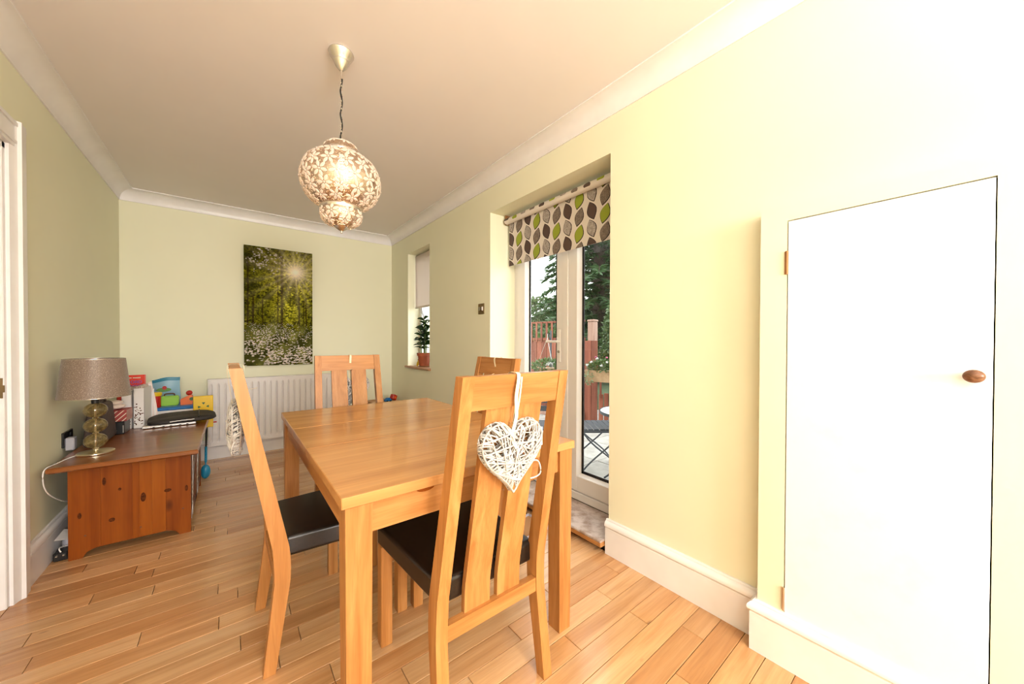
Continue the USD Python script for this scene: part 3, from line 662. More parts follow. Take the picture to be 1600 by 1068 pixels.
def make_chair(label, loc, rz):
    c = thing('dining_chair', label, 'chair', loc, rz, CG)
    obj(c, 'back_post', post(-1), 'oak_z', 25); obj(c, 'back_post', post(1), 'oak_z', 25)
    obj(c, 'top_rail', rail(.960, H - .001, .030), 'oak_x', False)
    obj(c, 'lower_rail', rail(.288, .334, .024), 'oak_x', False)
    obj(c, 'back_slat', slat(-.108, -.0145), 'oak_z', 25); obj(c, 'back_slat', slat(.0145, .108), 'oak_z', 25)
    for s in (-1, 1):
        obj(c, 'front_leg', bbox(s * .192 - .021, .430, 0, s * .192 + .021, .472, .378, .002), 'oak_z', False)
    seat = mf.Manifold.batch_hull([mf.Manifold.sphere(.014, 16).translate(p) for p in [(x * s_, y, z) for (x, y) in ((.172, .045), (.200, .465)) for s_ in (-1, 1) for z in (.388, .434)]] + [mf.Manifold.sphere(.006, 8).translate((0, .26, .449))])
    st_ = obj(c, 'seat', seat, 'leather', 35, label='dark brown leather seat pad')
    loop = [(-.176, .045, .4435), (-.206, .470, .4395), (.206, .470, .4395), (.176, .045, .4435)]
    obj(st_, 'seam', [tube(np.linspace(loop[k], loop[k + 1], 3), .0016, 5) for k in range(3)], 'thread')
    obj(c, 'seat_rail', [box(-.13, .06, .358, -.11, .40, .378), box(.11, .06, .358, .13, .40, .378), box(-.13, .40, .358, .13, .42, .378)], 'oak_y', False)
    return c
poses = {'front': ((1.402, -3.600, 0), .004), 'left': ((.866, -2.832, 0), -1.559), 'far': ((1.347, -2.128, 0), 3.116), 'right': ((1.842, -2.857, 0), 1.537)}
ch = make_chair('nearest oak dining chair, its slatted back turned to the camera', *poses['front'])
copy(ch, 'dining_chair', 'oak dining chair seen side-on at the left of the table', 'chair', *poses['left'], CG)
copy(ch, 'dining_chair', 'oak dining chair at the far end of the table before the radiator', 'chair', *poses['far'], CG)
copy(ch, 'dining_chair', 'oak dining chair on the patio door side of the table', 'chair', *poses['right'], CG)

# ------------------------------------------------------------------ willow hearts hanging on the chair backs
def heart_r(phi):
    """radius of a heart outline at angle phi from its centre (unit width about 1)"""
    t = np.linspace(0, 2 * np.pi, 721)
    x = 16 * np.sin(t) ** 3; y = 13 * np.cos(t) - 5 * np.cos(2 * t) - 2 * np.cos(3 * t) - np.cos(4 * t)
    y = y + 2.5; x, y = x / 33.0, y / 31.0
    a = np.arctan2(y, x); r = np.hypot(x, y); o = np.argsort(a)
    return np.interp(phi, a[o], r[o], period=2 * np.pi)
def make_heart(label, loc, rz, hx, hz, size, sd):
    r_ = np.random.default_rng(sd)
    hgrp = 'willow hearts on the chair backs'
    hobj = thing('wicker_heart', label, 'heart decoration', loc, rz, hgrp)
    hy, th_ = -.100, .023
    tw = []
    def P3(x, z, side, lift):
        phi = np.arctan2(z, x); q = np.hypot(x, z) / np.maximum(heart_r(phi), 1e-3)
        k_ = np.sqrt(np.clip(1 - q ** 2.4, 0.0, 1))
        return np.stack([hx + x * size, hy + side * th_ * k_ + side * lift, hz + z * size], -1)
    def bnd(phi, s=.97): r = heart_r(phi) * s; return np.array([r * math.cos(phi), r * math.sin(phi)])
    for side in (-1, 1):
        for _ in range(66 if side < 0 else 36):
            p0 = r_.uniform(0, 2 * np.pi); p1 = p0 + r_.uniform(1.1, 3.6)
            a, b = bnd(p0), bnd(p1)
            t = np.linspace(0, 1, 11)[:, None]
            c = a * (1 - t) + b * t + np.array([-(b - a)[1], (b - a)[0]]) * (t * (1 - t)) * r_.uniform(-.3, .3)
            ph_ = np.arctan2(c[:, 1], c[:, 0]); q = np.hypot(c[:, 0], c[:, 1]) / heart_r(ph_)
            c = c / np.maximum(q / .97, 1)[:, None]
            tw.append(tube(P3(c[:, 0], c[:, 1], side, r_.uniform(-.012, .005)), size * r_.uniform(.0075, .0115), 6))
    for k in range(60):   # wraps over the rim
        p0 = k / 60 * 2 * np.pi + r_.uniform(-.05, .05); dp = r_.uniform(.1, .4)
        A = [bnd(p0, .72), bnd(p0 + dp * .4, .95), bnd(p0 + dp * .6, 1.0), bnd(p0 + dp * .8, .95), bnd(p0 + dp, .70)]
        pts = [P3(*A[0], -1, .001), P3(*A[1], -1, .002), P3(*A[2], -1, 0), P3(*A[3], 1, .002), P3(*A[4], 1, .001)]
        tw.append(tube(spline(pts, 10), size * r_.uniform(.009, .013), 6))
    ph_ = np.linspace(0, 2 * np.pi, 60)
    for s_ in (.95,):
        for side, lf in ((-1, .004), (1, .004)):
            r = heart_r(ph_) * s_; tw.append(tube(P3(r * np.cos(ph_), r * np.sin(ph_), side, lf), size * .012, 6))
    obj(hobj, 'woven_willow', tw, 'willow', 60, kind='stuff')
    lp = np.array([(.33, -.10), (.40, -.13), (.41, -.20), (.405, -.27), (.33, -.31), (.28, -.32)])
    obj(hobj, 'willow_twig', tube(spline([(hx + x * size * 1.05, hy - .016 + .012 * abs(i - 2.5) / 2.5, hz + z * size) for i, (x, z) in enumerate(lp)], 16), size * .010, 6), 'willow', label='loose curled willow end')
    zc = hz + size * .36
    def strip(pts, w):
        v, f = [], []
        for i, p in enumerate(pts):
            p = np.array(p); v += [p + [-w, 0, 0], p + [w, 0, 0], p + [w, .0012, .0], p + [-w, .0012, .0]]
            if i:
                a, b = 4 * i - 4, 4 * i
                for q in range(4): f += [(a + q, a + (q + 1) % 4, b + (q + 1) % 4), (a + q, b + (q + 1) % 4, b + q)]
        return trimesh.Trimesh(v, f, process=False)
    xr = hx + .008
    obj(hobj, 'ribbon', [strip(spline([(xr + .004, -.036 + .0, .965), (xr + .003, -.070 - .008, 1.02), (xr + .002, -.0800, 1.0553), (xr, -.100, 1.0570), (xr - .001, -.1215, 1.0560), (xr - .004, -.1255, 1.03), (xr - .007, -.120, .985), (xr - .001, -.113, .93), (hx - .002, hy - .012, zc), (hx - .004, hy - .030, zc - .05)], 30), .0062),
                         strip(spline([(xr + .010, -.1245, 1.045), (xr + .007, -.123, 1.01), (xr + .003, -.117, .96), (hx + .002, hy - .010, zc + .01)], 14), .0028)], 'ribbon', 60, label='cream fabric ribbon')
    obj(hobj, 'paper_tag', bbox(hx + size * .40, hy + .002, hz + size * .06, hx + size * .53, hy + .0035, hz + size * .30, .0003), 'paper', label='small white paper tag')
    return hobj
HG = 'willow hearts on the chair backs'
wh = make_heart('white willow heart tied to the back of the nearest chair', *poses['front'], -.019, .812, .234, 3)
copy(wh, 'wicker_heart', 'white willow heart seen edge-on behind the left chair', 'heart decoration', *poses['left'], HG)
copy(wh, 'wicker_heart', 'white willow heart behind the slats of the far chair', 'heart decoration', *poses['far'], HG)
copy(wh, 'wicker_heart', 'white willow heart hung on the patio side chair, its ribbon over the rail', 'heart decoration', *poses['right'], HG)

# ------------------------------------------------------------------ pendant lamp
pd = thing('pendant_lamp', 'silver beaded pendant lamp with crystal flowers hanging from the ceiling', 'pendant lamp', (1.150, -2.740, 0))
obj(pd, 'ceiling_rose', lathe([(0, CEIL - .001), (.052, CEIL - .001), (.054, CEIL - .006), (.050, CEIL - .014), (.041, CEIL - .028), (.034, CEIL - .038), (.034, CEIL - .043), (.031, CEIL - .047), (.024, CEIL - .062), (.012, CEIL - .076), (.008, CEIL - .080), (0, CEIL - .081)], 36), 'silver', 35)
obj(pd, 'stem', tube([(0, 0, CEIL - .08), (0, 0, CEIL - .118)], .0045, 10), 'silver')
zt, zb = CEIL - .116, 2.045
obj(pd, 'flex', tube([(.0035 * math.sin(z * 60), .0035 * math.cos(z * 60), z) for z in np.linspace(zt, zb, 50)], .0036, 6), 'black_plastic', label='dark twisted flex')
nlk = 17
lk = []
for i in range(nlk):
    z = zt - (i + .5) * (zt - zb) / nlk; hl = (zt - zb) / nlk * .66
    t = np.linspace(0, 2 * np.pi, 13)
    a = np.stack([.0048 * np.cos(t), 0 * t, hl * np.sin(t)], 1)
    if i % 2: a = a[:, [1, 0, 2]]
    lk.append(tube(a + np.array([0, 0, z]), .0011, 5, cap=False))
obj(pd, 'chain', lk, 'chrome', 60)
body = [(.064, 1.992), (.085, 1.985), (.118, 1.968), (.145, 1.940), (.161, 1.902), (.166, 1.868), (.160, 1.832), (.143, 1.798), (.118, 1.772), (.092, 1.757), (.084, 1.750)]
dome = [(.010, 2.046), (.030, 2.044), (.052, 2.036), (.068, 2.022), (.077, 2.004), (.080, 1.996)]
bowl = [(.084, 1.738), (.087, 1.722), (.083, 1.702), (.070, 1.684), (.050, 1.671), (.026, 1.664)]
fine = lambda p: spline(np.array(p), 28)
obj(pd, 'body', lathe(fine(body), 64), 'filigree', True)
obj(pd, 'top_dome', lathe(fine(dome), 48), 'filigree', True)
obj(pd, 'lower_bowl', lathe(fine(bowl), 48), 'filigree', True)
for z0, z1, r in ((1.985, 2.000, .081), (1.735, 1.753, .0875)):
    obj(pd, 'band', lathe([(r - .003, z0), (r, z0 + .001), (r + .002, (z0 + z1) / 2), (r, z1 - .001), (r - .003, z1)], 48), 'silver', 40, label='polished silver band')
obj(pd, 'finial', [lathe([(.030, 1.667), (.024, 1.658), (.012, 1.650), (.005, 1.646), (0, 1.645)], 24), ell((0, 0, 1.641), (.0055,) * 3, 2)], 'silver', 40)
petal0 = trimesh.creation.icosphere(1, 1.0)
def surf(prof, s, th):
    prof = np.array(prof); d = np.r_[0, np.cumsum(np.linalg.norm(np.diff(prof, axis=0), axis=1))]
    r = np.interp(s, d, prof[:, 0]); z = np.interp(s, d, prof[:, 1])
    e = 1e-3; r2 = np.interp(s + e, d, prof[:, 0]); z2 = np.interp(s + e, d, prof[:, 1]); r1 = np.interp(s - e, d, prof[:, 0]); z1 = np.interp(s - e, d, prof[:, 1])
    tn = np.array([r2 - r1, z2 - z1]); tn /= np.linalg.norm(tn) + 1e-12
    p = np.array([r * math.cos(th), r * math.sin(th), z])
    ds = np.array([tn[0] * math.cos(th), tn[0] * math.sin(th), tn[1]]); dt = np.array([-math.sin(th), math.cos(th), 0]); nr = np.cross(dt, ds)
    if nr @ np.array([math.cos(th), math.sin(th), .0]) < 0: nr = -nr
    return p, ds, dt, nr, r
def flower(prof, s, th, R, np_, a0):
    ms = []
    for k in range(np_):
        a = a0 + k * 2 * math.pi / np_
        p, ds, dt, nr, r = surf(prof, s, th)
        q, ds2, dt2, nr2, _ = surf(prof, s + R * .58 * math.cos(a), th + R * .58 * math.sin(a) / max(r, .03))
        d = math.cos(a) * ds2 + math.sin(a) * dt2; e = -math.sin(a) * ds2 + math.cos(a) * dt2
        v = petal0.vertices; taper = 1 - .35 * v[:, :1] ** 2
        ms.append(trimesh.Trimesh(q + nr2 * .0012 + v[:, :1] * d * R * .42 + v[:, 1:2] * taper * e * R * .225 + v[:, 2:] * nr2 * .0028, petal0.faces, process=False))
    c, ds, dt, nr, r = surf(prof, s, th)
    ms.append(trimesh.Trimesh(c + nr * .002 + petal0.vertices * R * .13, petal0.faces, process=False))
    return ms
bp = fine(body); L_ = np.linalg.norm(np.diff(bp, axis=0), axis=1).sum()
for row, (s, n, R, o) in enumerate(((.09 * L_, 8, .030, .1), (.25 * L_, 13, .033, .35), (.42 * L_, 15, .034, .0), (.58 * L_, 15, .034, .2), (.74 * L_, 14, .033, .0), (.89 * L_, 11, .029, .3))):
    for k in range(n):
        obj(pd, 'crystal_flower', flower(bp, s, k * 2 * math.pi / n + o, R, 6, .26 * row + .5 * (k % 2)), 'crystal', 40)
bw = fine(bowl)
for (s, n, R, o) in ((.026, 8, .033, .1), (.064, 6, .027, .5)):
    for k in range(n): obj(pd, 'crystal_flower', flower(bw, s, k * 2 * math.pi / n + o, R, 6, .4 * k), 'crystal', 40)
dm = fine(dome)
for k in range(8): obj(pd, 'crystal_flower', flower(dm, .050, k * 2 * math.pi / 8, .024, 6, .3 * k), 'crystal', 40)
bl = obj(pd, 'bulb', [ell((0, 0, 1.87), (.030, .030, .038), 3), tube([(0, 0, 1.905), (0, 0, 1.985)], [.014, .014], 12)], 'bulb_glow', 60)
sl = UsdLux.SphereLight.Define(stage, '/World/pendant_glow'); sl.AddTranslateOp().Set(Gf.Vec3d(1.150, -2.740, 1.80)); sl.CreateRadiusAttr(.022); sl.CreateIntensityAttr(28.0); sl.CreateColorAttr(Gf.Vec3f(1, .72, .42))

# unseen uplighter behind the camera, standing in for bounced flash
ul = thing('floor_lamp', 'unseen silver uplighter behind the camera, standing in for bounced flash', 'lamp', (0.80, -5.75, 0))
obj(ul, 'base', lathe([(0, 0), (.14, 0), (.145, .008), (.14, .018), (.03, .026), (.012, .05), (0, .05)], 32), 'silver')
obj(ul, 'pole', tube([(0, 0, .04), (0, 0, 1.44)], .011, 12), 'silver')
obj(ul, 'bowl', lathe([(.012, 1.43), (.06, 1.44), (.12, 1.47), (.17, 1.51), (.20, 1.56), (.196, 1.56), (.166, 1.514), (.117, 1.476), (.058, 1.447), (.012, 1.437)], 36, closed=True), 'silver', label='open silver bowl')
# ------------------------------------------------------------------ pine chest
DX, DYf = .060, -1.640
dk = thing('pine_chest', 'low orange pine chest with a dark top in the left corner', 'chest', (0, 0, 0))
tbz = .480
# end panel of boards with a cut foot
foot = Polygon([(.087, 0), (.135, 0), (.150, .026), (.170, .036), (.190, .040), (.455, .040), (.475, .034), (.493, .026), (.512, 0), (.560, 0), (.560, tbz), (.087, tbz)])
cuts = [.087, .200, .318, .345, .395, .452, .560]
for i, (a, b) in enumerate(zip(cuts[:-1], cuts[1:])):
    pc = foot.intersection(sbox(a + .0002, -1, b - .0002, 1))
    obj(dk, 'end_board', prism(pc, .022, 'y', DYf - (.0 if i % 2 else .0004)), 'pine_z' if i in (0, 1, 5) else 'pine_light_z', False)
pegs = []
for (kx, kz) in ((.145, .115), (.350, .095), (.525, .150)):
    pegs.append(tube([(kx, DYf - .0012, kz), (kx, DYf + .002, kz)], .0048, 10))
obj(dk, 'peg', pegs, 'pine_dark')
for k, (kx, kz, ra, rb2) in enumerate(((.232, .170, .012, .011), (.352, .262, .011, .026), (.452, .275, .016, .010), (.532, .268, .007, .018), (.118, .225, .007, .016), (.205, .385, .007, .022), (.262, .330, .006, .008))):
    el = affinity.scale(Polygon([(math.cos(t), math.sin(t)) for t in np.linspace(0, 2 * math.pi, 18)[:-1]]), ra, rb2)
    obj(dk, 'knot', prism(affinity.translate(el, kx, kz), .0012, 'y', DYf - .0009), 'knot_wood', False)
obj(dk, 'end_panel', prism(foot, .022, 'y', -.780), 'pine_z', False)
obj(dk, 'carcass', [box(.095, DYf + .022, .06, .110, -.78, tbz), box(.095, DYf + .022, .05, .545, -.78, .068), box(.095, DYf + .022, tbz - .02, .545, -.78, tbz)], 'pine_dark', False)
for a, b in ((DYf + .024, -1.212), (-1.208, -.782)):
    dd = obj(dk, 'door', [bbox(.540, a, .045, .558, a + .05, tbz - .008), bbox(.540, b - .05, .045, .558, b, tbz - .008), bbox(.540, a, .045, .558, b, .095), bbox(.540, a, tbz - .058, .558, b, tbz - .008), box(.543, a + .04, .09, .552, b - .04, tbz - .05)], 'pine_dark', False)
    obj(dd, 'brass_strip', [tube([(.5595, a + .03, .06), (.5595, b - .1, .44)], .0022, 5), tube([(.5595, a + .12, .05), (.5595, a + .12, tbz - .012)], .0016, 5)], 'aluminium', label='thin pale metal strip')
    ring_ = []
    for q in range(5):
        t = np.linspace(0, 2 * np.pi, 12); ring_.append(tube(np.stack([.5595 + 0 * t, a + .085 + .012 * np.cos(t), .14 + q * .030 + .012 * np.sin(t)], 1), .0020, 5, cap=False))
    obj(dd, 'scroll_ornament', ring_, 'aluminium', label='pale scroll ornament')
tp = [(.034, -1.712), (.600, -1.738), (.606, -.672), (.034, -.672)]
def offs(poly, d): return [tuple(p) for p in np.array(Polygon(poly).buffer(-d, join_style=2).exterior.coords)[:-1]]
obj(dk, 'top', hull([(*p, tbz + .0005) for p in offs(tp, .010)] + [(*p, tbz + .008) for p in tp] + [(*p, .504) for p in tp] + [(*p, .510) for p in offs(tp, .006)]), 'pine_top', 30, label='dark reddish varnished top')
DZt = .510

# table lamp
lp = thing('table_lamp', 'table lamp with three glass globes and a taupe drum shade', 'lamp', (.152, -1.476, DZt))
obj(lp, 'base', lathe([(0, .0), (.070, 0), (.0735, .004), (.0735, .009), (.070, .012), (.03, .016), (.012, .020), (.008, .030), (0, .030)], 48), 'champagne', 30)
obj(lp, 'rod', tube([(0, 0, .02), (0, 0, .36)], .004, 10), 'chrome')
for z in (.071, .157, .243):
    gl = obj(lp, 'glass_globe', ell((0, 0, z), (.047, .047, .0415), 4), 'lamp_glass', True)
obj(lp, 'collar', [lathe([(0, z - .006), (.009, z - .006), (.013, z), (.009, z + .006), (0, z + .006)], 20) for z in (.027, .114, .200, .288)], 'chrome', 30)
obj(lp, 'lampholder', lathe([(0, .278), (.014, .278), (.016, .29), (.016, .345), (.013, .35), (0, .35)], 20), 'black_plastic')
shp = [(.138, .318), (.1395, .318), (.1180, .533), (.1165, .533)]
obj(lp, 'shade', lathe(shp, 64, closed=True), 'shade_fabric', 40, label='taupe glitter fabric drum shade')
obj(lp, 'shade_ring', [tube(np.stack([.139 * np.cos(t), .139 * np.sin(t), 0 * t + .319], 1), .0018, 6, False) for t in [np.linspace(0, 2 * np.pi, 60)]] + [tube(np.stack([.1175 * np.cos(t), .1175 * np.sin(t), 0 * t + .532], 1), .0018, 6, False) for t in [np.linspace(0, 2 * np.pi, 60)]] + [tube([(0, 0, .34), (.136 * math.cos(a), .136 * math.sin(a), .325)], .0015, 5) for a in (0.3, 2.4, 4.5)], 'silver', 60)
cab = thing('power_cable', 'white lamp cable looping down between the chest and the left wall', 'cable', (.152, -1.476, DZt))
obj(cab, 'flex', tube(spline([(-.068, -.02, .0035), (-.095, -.105, .0035), (-.112, -.19, .0035), (-.121, -.238, -.004), (-.123, -.245, -.05), (-.122, -.215, -.11), (-.118, -.12, -.18), (-.115, .0, -.24), (-.112, .1, -.27)], 50), .0028, 8), 'paper')

# socket with plugs on the left wall
so = thing('wall_socket', 'black double socket with a white plug on the left wall behind the lamp', 'socket', (0, -1.285, .578))
obj(so, 'plate', bbox(.0003, -.073, -.043, .010, .073, .043, .002), 'black_plastic')
obj(so, 'plug', [bbox(.010, -.062, -.062, .045, -.012, .010, .004)], 'grey_plastic', label='white adaptor plug')
obj(so, 'switch', [bbox(.010, .02, .012, .014, .034, .03, .001)], 'black_plastic')

# things on the chest
bg = thing('cloth_bag', 'dark brown cloth bag standing behind the table lamp', 'bag', (.105, -1.150, DZt))
hb = mf.Manifold.batch_hull([mf.Manifold.sphere(.022, 16).translate(p) for p in [(-.018, -.15, .022), (.022, -.16, .022), (-.018, .14, .022), (.022, .16, .022), (-.01, -.10, .21), (.008, -.10, .20), (-.01, .13, .225), (.010, .13, .22)]]).refine(3)
obj(bg, 'body', hb, 'bag_cloth', 50)
obj(bg, 'strap', tube(spline([(.0, -.10, .225), (.005, -.06, .255), (.01, .02, .262), (.005, .09, .25), (.0, .12, .235)], 20), .007, 8), 'bag_cloth')
hdn = thing('folded_scarf', 'pale pink bundle of cloth lying on the red striped gift box', 'cloth', (.115, -.905, DZt + .1625))
sb_ = thing('box', 'red gift box with cream diagonal stripes behind the lamp', 'box', (.108, -.905, DZt + .088), -.05)
obj(sb_, 'body', bbox(-.088, -.070, 0, .088, .070, .074, .0015), 'red_card', False)
strp = []
for i in range(-4, 9):
    q = Polygon([(-.088 + i * .030, 0), (-.088 + i * .030 + .008, 0), (-.088 + i * .030 + .078, .074), (-.088 + i * .030 + .070, .074)]).intersection(sbox(-.0872, .001, .0872, .073))
    if q.area > 1e-6: strp.append(prism(q, .0006, 'y', -.0706))
obj(sb_, 'printed_stripes', strp, 'cream_print', False, label='cream diagonal stripes')
obj(sb_, 'side_panel', bbox(.0881, -.069, .0005, .0888, .069, .0735, .0002), 'pink_card', False, label='pink side panel')
bb_ = thing('box', 'black plastic box underneath the red striped gift box', 'box', (.105, -.905, DZt), -.05)
obj(bb_, 'body', bbox(-.080, -.066, 0, .080, .066, .0875, .004), 'black_plastic')
obj(bb_, 'trim', [bbox(.0, -.0672, .026, .045, -.0658, .030, .0004), bbox(.072, -.0675, .01, .077, -.0655, .06, .0005)], 'aluminium', False)
# remove placeholder bundle if it stays empty: build it as a soft rolled cloth
obj(hdn, 'body', [rot(ell((0, 0, .020), (.062, .050, .020), 3), .2, (0, 0, 1)), rot(ell((.02, .01, .045), (.035, .04, .016), 3), .5, (0, 0, 1))], 'paper_pink', 60)
def mag_file(label, loc, rz, hgt, w, spots):
    m = thing('magazine_file', label, 'magazine file', loc, rz, None)
    d = .20
    side = Polygon([(0, 0), (d, 0), (d, hgt), (d * .45, hgt), (0, hgt * .62)]) if False else Polygon([(0, 0), (d, 0), (d, hgt), (0, hgt)])
    obj(m, 'body', [prism(side, .003, 'x', -w / 2), prism(side, .003, 'x', w / 2 - .003), box(-w / 2, 0, 0, w / 2, .003, hgt), box(-w / 2, 0, 0, w / 2, d, .003), box(-w / 2, d - .003, 0, w / 2, d, hgt)], 'paper', False)
    obj(m, 'filed_papers', [box(-w / 2 + .006 + k * .006, .012, .004, -w / 2 + .0085 + k * .006, d - .006, hgt + .004 + .006 * (k % 3)) for k in range(int((w - .012) / .006))], 'paper_pink', False)
    rr_ = np.random.default_rng(11)
    sp_ = []
    for k in range(spots):
        x, z = rr_.uniform(-w * .40, w * .32), rr_.uniform(.02, hgt * .62)
        q = affinity.rotate(affinity.scale(Polygon([(math.cos(t), math.sin(t)) for t in np.linspace(0, 2 * math.pi, 9)[:-1]]), rr_.uniform(.002, .005), rr_.uniform(.003, .008)), rr_.uniform(0, 180))
        sp_.append(prism(affinity.translate(q, x, z), .0005, 'y', -.0006))
    sp_.append(tube([(-w * .1, -.0008, hgt * .40), (w * .15, -.0008, hgt * .36), (w * .42, -.0008, hgt * .37)], .0030, 5))
    obj(m, 'printed_flowers', sp_, 'brown_print', False, label='brown flower print')
    return m
mag_file('white magazine file with a brown flower print beside the laptop', (.226, -.800, DZt), -.05, .288, .056, 26)
mag_file('white magazine file half hidden behind the red striped box', (.163, -.790, DZt), -.05, .275, .050, 9)
# dictionary
bk = thing('dictionary', 'red dictionary with purple lettering standing behind the magazine files', 'book', (.150, -.560, .6165))
obj(bk, 'cover', [box(-.075, 0, 0, .075, .003, .262), box(-.075, .034, 0, .075, .037, .262), box(-.075, 0, 0, -.072, .037, .262)], 'book_red', False)
obj(bk, 'pages', box(-.071, .003, .003, .072, .034, .259), 'paper', False)
def label_text(t, h, x, z, depth=.0006, y=-.0006, bold=True):
    m = meshkit.text_mesh(t, h, depth, bold); v = m.vertices.copy(); m2 = trimesh.Trimesh(np.stack([v[:, 0] + x, y + v[:, 2] * 0 + np.where(v[:, 2] > depth / 2, 0, depth), v[:, 1] + z], 1), m.faces, process=False)
    trimesh.repair.fix_normals(m2) if m2.is_watertight else None
    return m2
tm = label_text('OXFORD', .0215, 0, .200); w_ = tm.bounds[1][0] - tm.bounds[0][0]
tm.apply_translation((.058 - tm.bounds[1][0], 0, 0)); obj(bk, 'title_lettering', tm, 'book_purple', False, label='purple title lettering')
tm = label_text('DICTIONARY', .0135, 0, .176); tm.apply_translation((.068 - tm.bounds[1][0], 0, 0)); obj(bk, 'subtitle_lettering', tm, 'book_purple', False, label='purple subtitle lettering')
obj(bk, 'printed_line', [bbox(-.03, -.0006, .238, .004, 0, .247, .0001), bbox(.010, -.0006, .238, .052, 0, .247, .0001)], 'cream_print', False, label='small pale line of print')
cb = thing('cardboard_box', 'tall brown cardboard box behind the chest under the red dictionary', 'box', (.080, -.380, 0))
obj(cb, 'body', box(-.06, -.195, 0, .098, .2, .612), 'card_tan', False)
obj(cb, 'flap', [box(-.06, -.195, .6125, .098, .0, .6155), box(-.06, .002, .6125, .098, .2, .6155)], 'card_tan', False)
# loose papers
lpz = thing('loose_papers', 'crumpled white papers leaning beside the red dictionary', 'papers', (.262, -.590, DZt))
for k in range(4):
    t = np.linspace(0, 1, 6)
    vv = []
    for a in t:
        for b_ in t: vv.append((-.036 + .010 * k + .045 * b_ * (1 - .3 * a) + .026 * a * a * math.sin(2 + k), .004 * k + .003 * math.sin(4 * b_ + k) * a, (.25 + .018 * k) * a + .012 * b_ * a))
    ff = []
    for i in range(5):
        for j in range(5):
            q = i * 6 + j; ff += [(q, q + 1, q + 7), (q, q + 7, q + 6)]
    mm = trimesh.Trimesh(vv, ff, process=False); b2 = mm.copy(); b2.vertices += np.array([0, .0006, 0]); b2.invert()
    obj(lpz, 'sheet', [mm, b2], 'paper' if k % 2 == 0 else 'paper_pink', 60)
# laptop and sleeve
lt = thing('laptop', 'closed silver laptop lying on the dark chest top', 'laptop', (.395, -.880, DZt), .03)
obj(lt, 'base', bbox(-.145, 0, .004, .145, .195, .014, .003), 'aluminium')
obj(lt, 'lid', bbox(-.145, .001, .0145, .145, .195, .021, .003), 'aluminium')
obj(lt, 'rubber_foot', [bbox(x - .01, y - .005, 0, x + .01, y + .005, .0045, .001) for x in (-.11, .11) for y in (.02, .175)], 'black_plastic')
obj(lt, 'port', [bbox(x, -.0006, .007, x + .012, .002, .011, .0002) for x in (-.09, -.04, .0, .05, .09)], 'black_plastic', False)
slv = thing('laptop_sleeve', 'black padded laptop sleeve lying across the silver laptop', 'laptop sleeve', (.462, -.800, DZt + .0215), .10)
nn = 40; a = np.linspace(0, 2 * np.pi, nn, endpoint=False)
outer = np.stack([.195 * np.sign(np.cos(a)) * np.abs(np.cos(a)) ** .62, .095 * np.sign(np.sin(a)) * np.abs(np.sin(a)) ** .62], 1)
lay = [(.93, 0.0), (1.0, .008), (.98, .022), (.86, .034), (.55, .040), (0.02, .042)]
vv = []
for s_, z in lay: vv += [(x * s_, y * s_, z + (.030 * max(0, (y * s_ + .03) / .12) if z > .0 else .0) + (.0 if x < .1 else -.0)) for x, y in outer]
ff = []
for i in range(len(lay) - 1):
    for j in range(nn):
        q = (j + 1) % nn; ff += [(i * nn + j, i * nn + q, (i + 1) * nn + q), (i * nn + j, (i + 1) * nn + q, (i + 1) * nn + j)]
c0 = len(vv); vv.append((0, 0, 0)); ff += [(c0, (j + 1) % nn, j) for j in range(nn)]
obj(slv, 'body', trimesh.Trimesh(vv, ff, process=False), 'neoprene', 50)
obj(slv, 'elastic_strap', tube([(.085 + .012 * t, -.094 + .18 * t, .030 + .034 * math.sin(t * 2.0) + .003) for t in np.linspace(0, 1, 9)], .004, 6), 'black_plastic')
obj(slv, 'zip_edge', tube(spline([(-.075, -.0955, .017), (-.04, -.097, .019), (.0, -.097, .020), (.06, -.0965, .020)], 14), .0035, 6), 'paper', label='pale folded lining at the opening')
# storage crate behind the chest with toys on its lid
cr = thing('storage_crate', 'white storage crate with a blue lid in the corner behind the chest', 'storage box', (.362, -.385, 0))
crb = trimesh.util.concatenate([hull([(x * (.148 if z < .1 else .158), y * (.165 if z < .1 else .176), z) for x in (-1, 1) for y in (-1, 1) for z in (0, .585)])])
obj(cr, 'tub', crb, 'paper', False)
obj(cr, 'lid', bbox(-.164, -.182, .586, .164, .182, .612, .006), 'toy_blue')
LZ = .6125
gb = thing('lunch_box', 'lime green lunch box with rounded corners on the blue crate lid', 'lunch box', (.352, -.470, LZ))
rp = Polygon([(-.058, .0), (.058, 0), (.058, .078), (-.058, .078)]).buffer(-.018).buffer(.018)
obj(gb, 'body', prism(rp, .055, 'y', 0), 'toy_green', 40)
obj(gb, 'rim', [tube([(x, -.001, z) for x, z in np.array(rp.buffer(-.006).exterior.coords)], .0022, 6)], 'toy_green', 50)
obj(gb, 'handle', tube(spline([(-.03, .02, .076), (-.028, .02, .092), (0, .02, .096), (.028, .02, .092), (.03, .02, .076)], 14), .005, 8), 'toy_brown', label='dark carry handle')
jr = thing('toy_pot', 'red see-through toy pot with a yellow lid on the blue crate lid', 'pot', (.275, -.515, LZ))
obj(jr, 'body', lathe([(0, 0), (.032, 0), (.034, .004), (.034, .088), (.031, .092), (0, .092)], 28), 'toy_red', 40)
obj(jr, 'lid', lathe([(0, .092), (.040, .092), (.041, .096), (.041, .116), (.037, .120), (0, .120)], 28), 'toy_yellow', 40, label='yellow lid')
pc = thing('snack_pouch', 'light blue pouch with a teal top standing behind the lunch box', 'pouch', (.318, -.300, LZ))
t = np.linspace(-1, 1, 13)
vf, vb = [], []
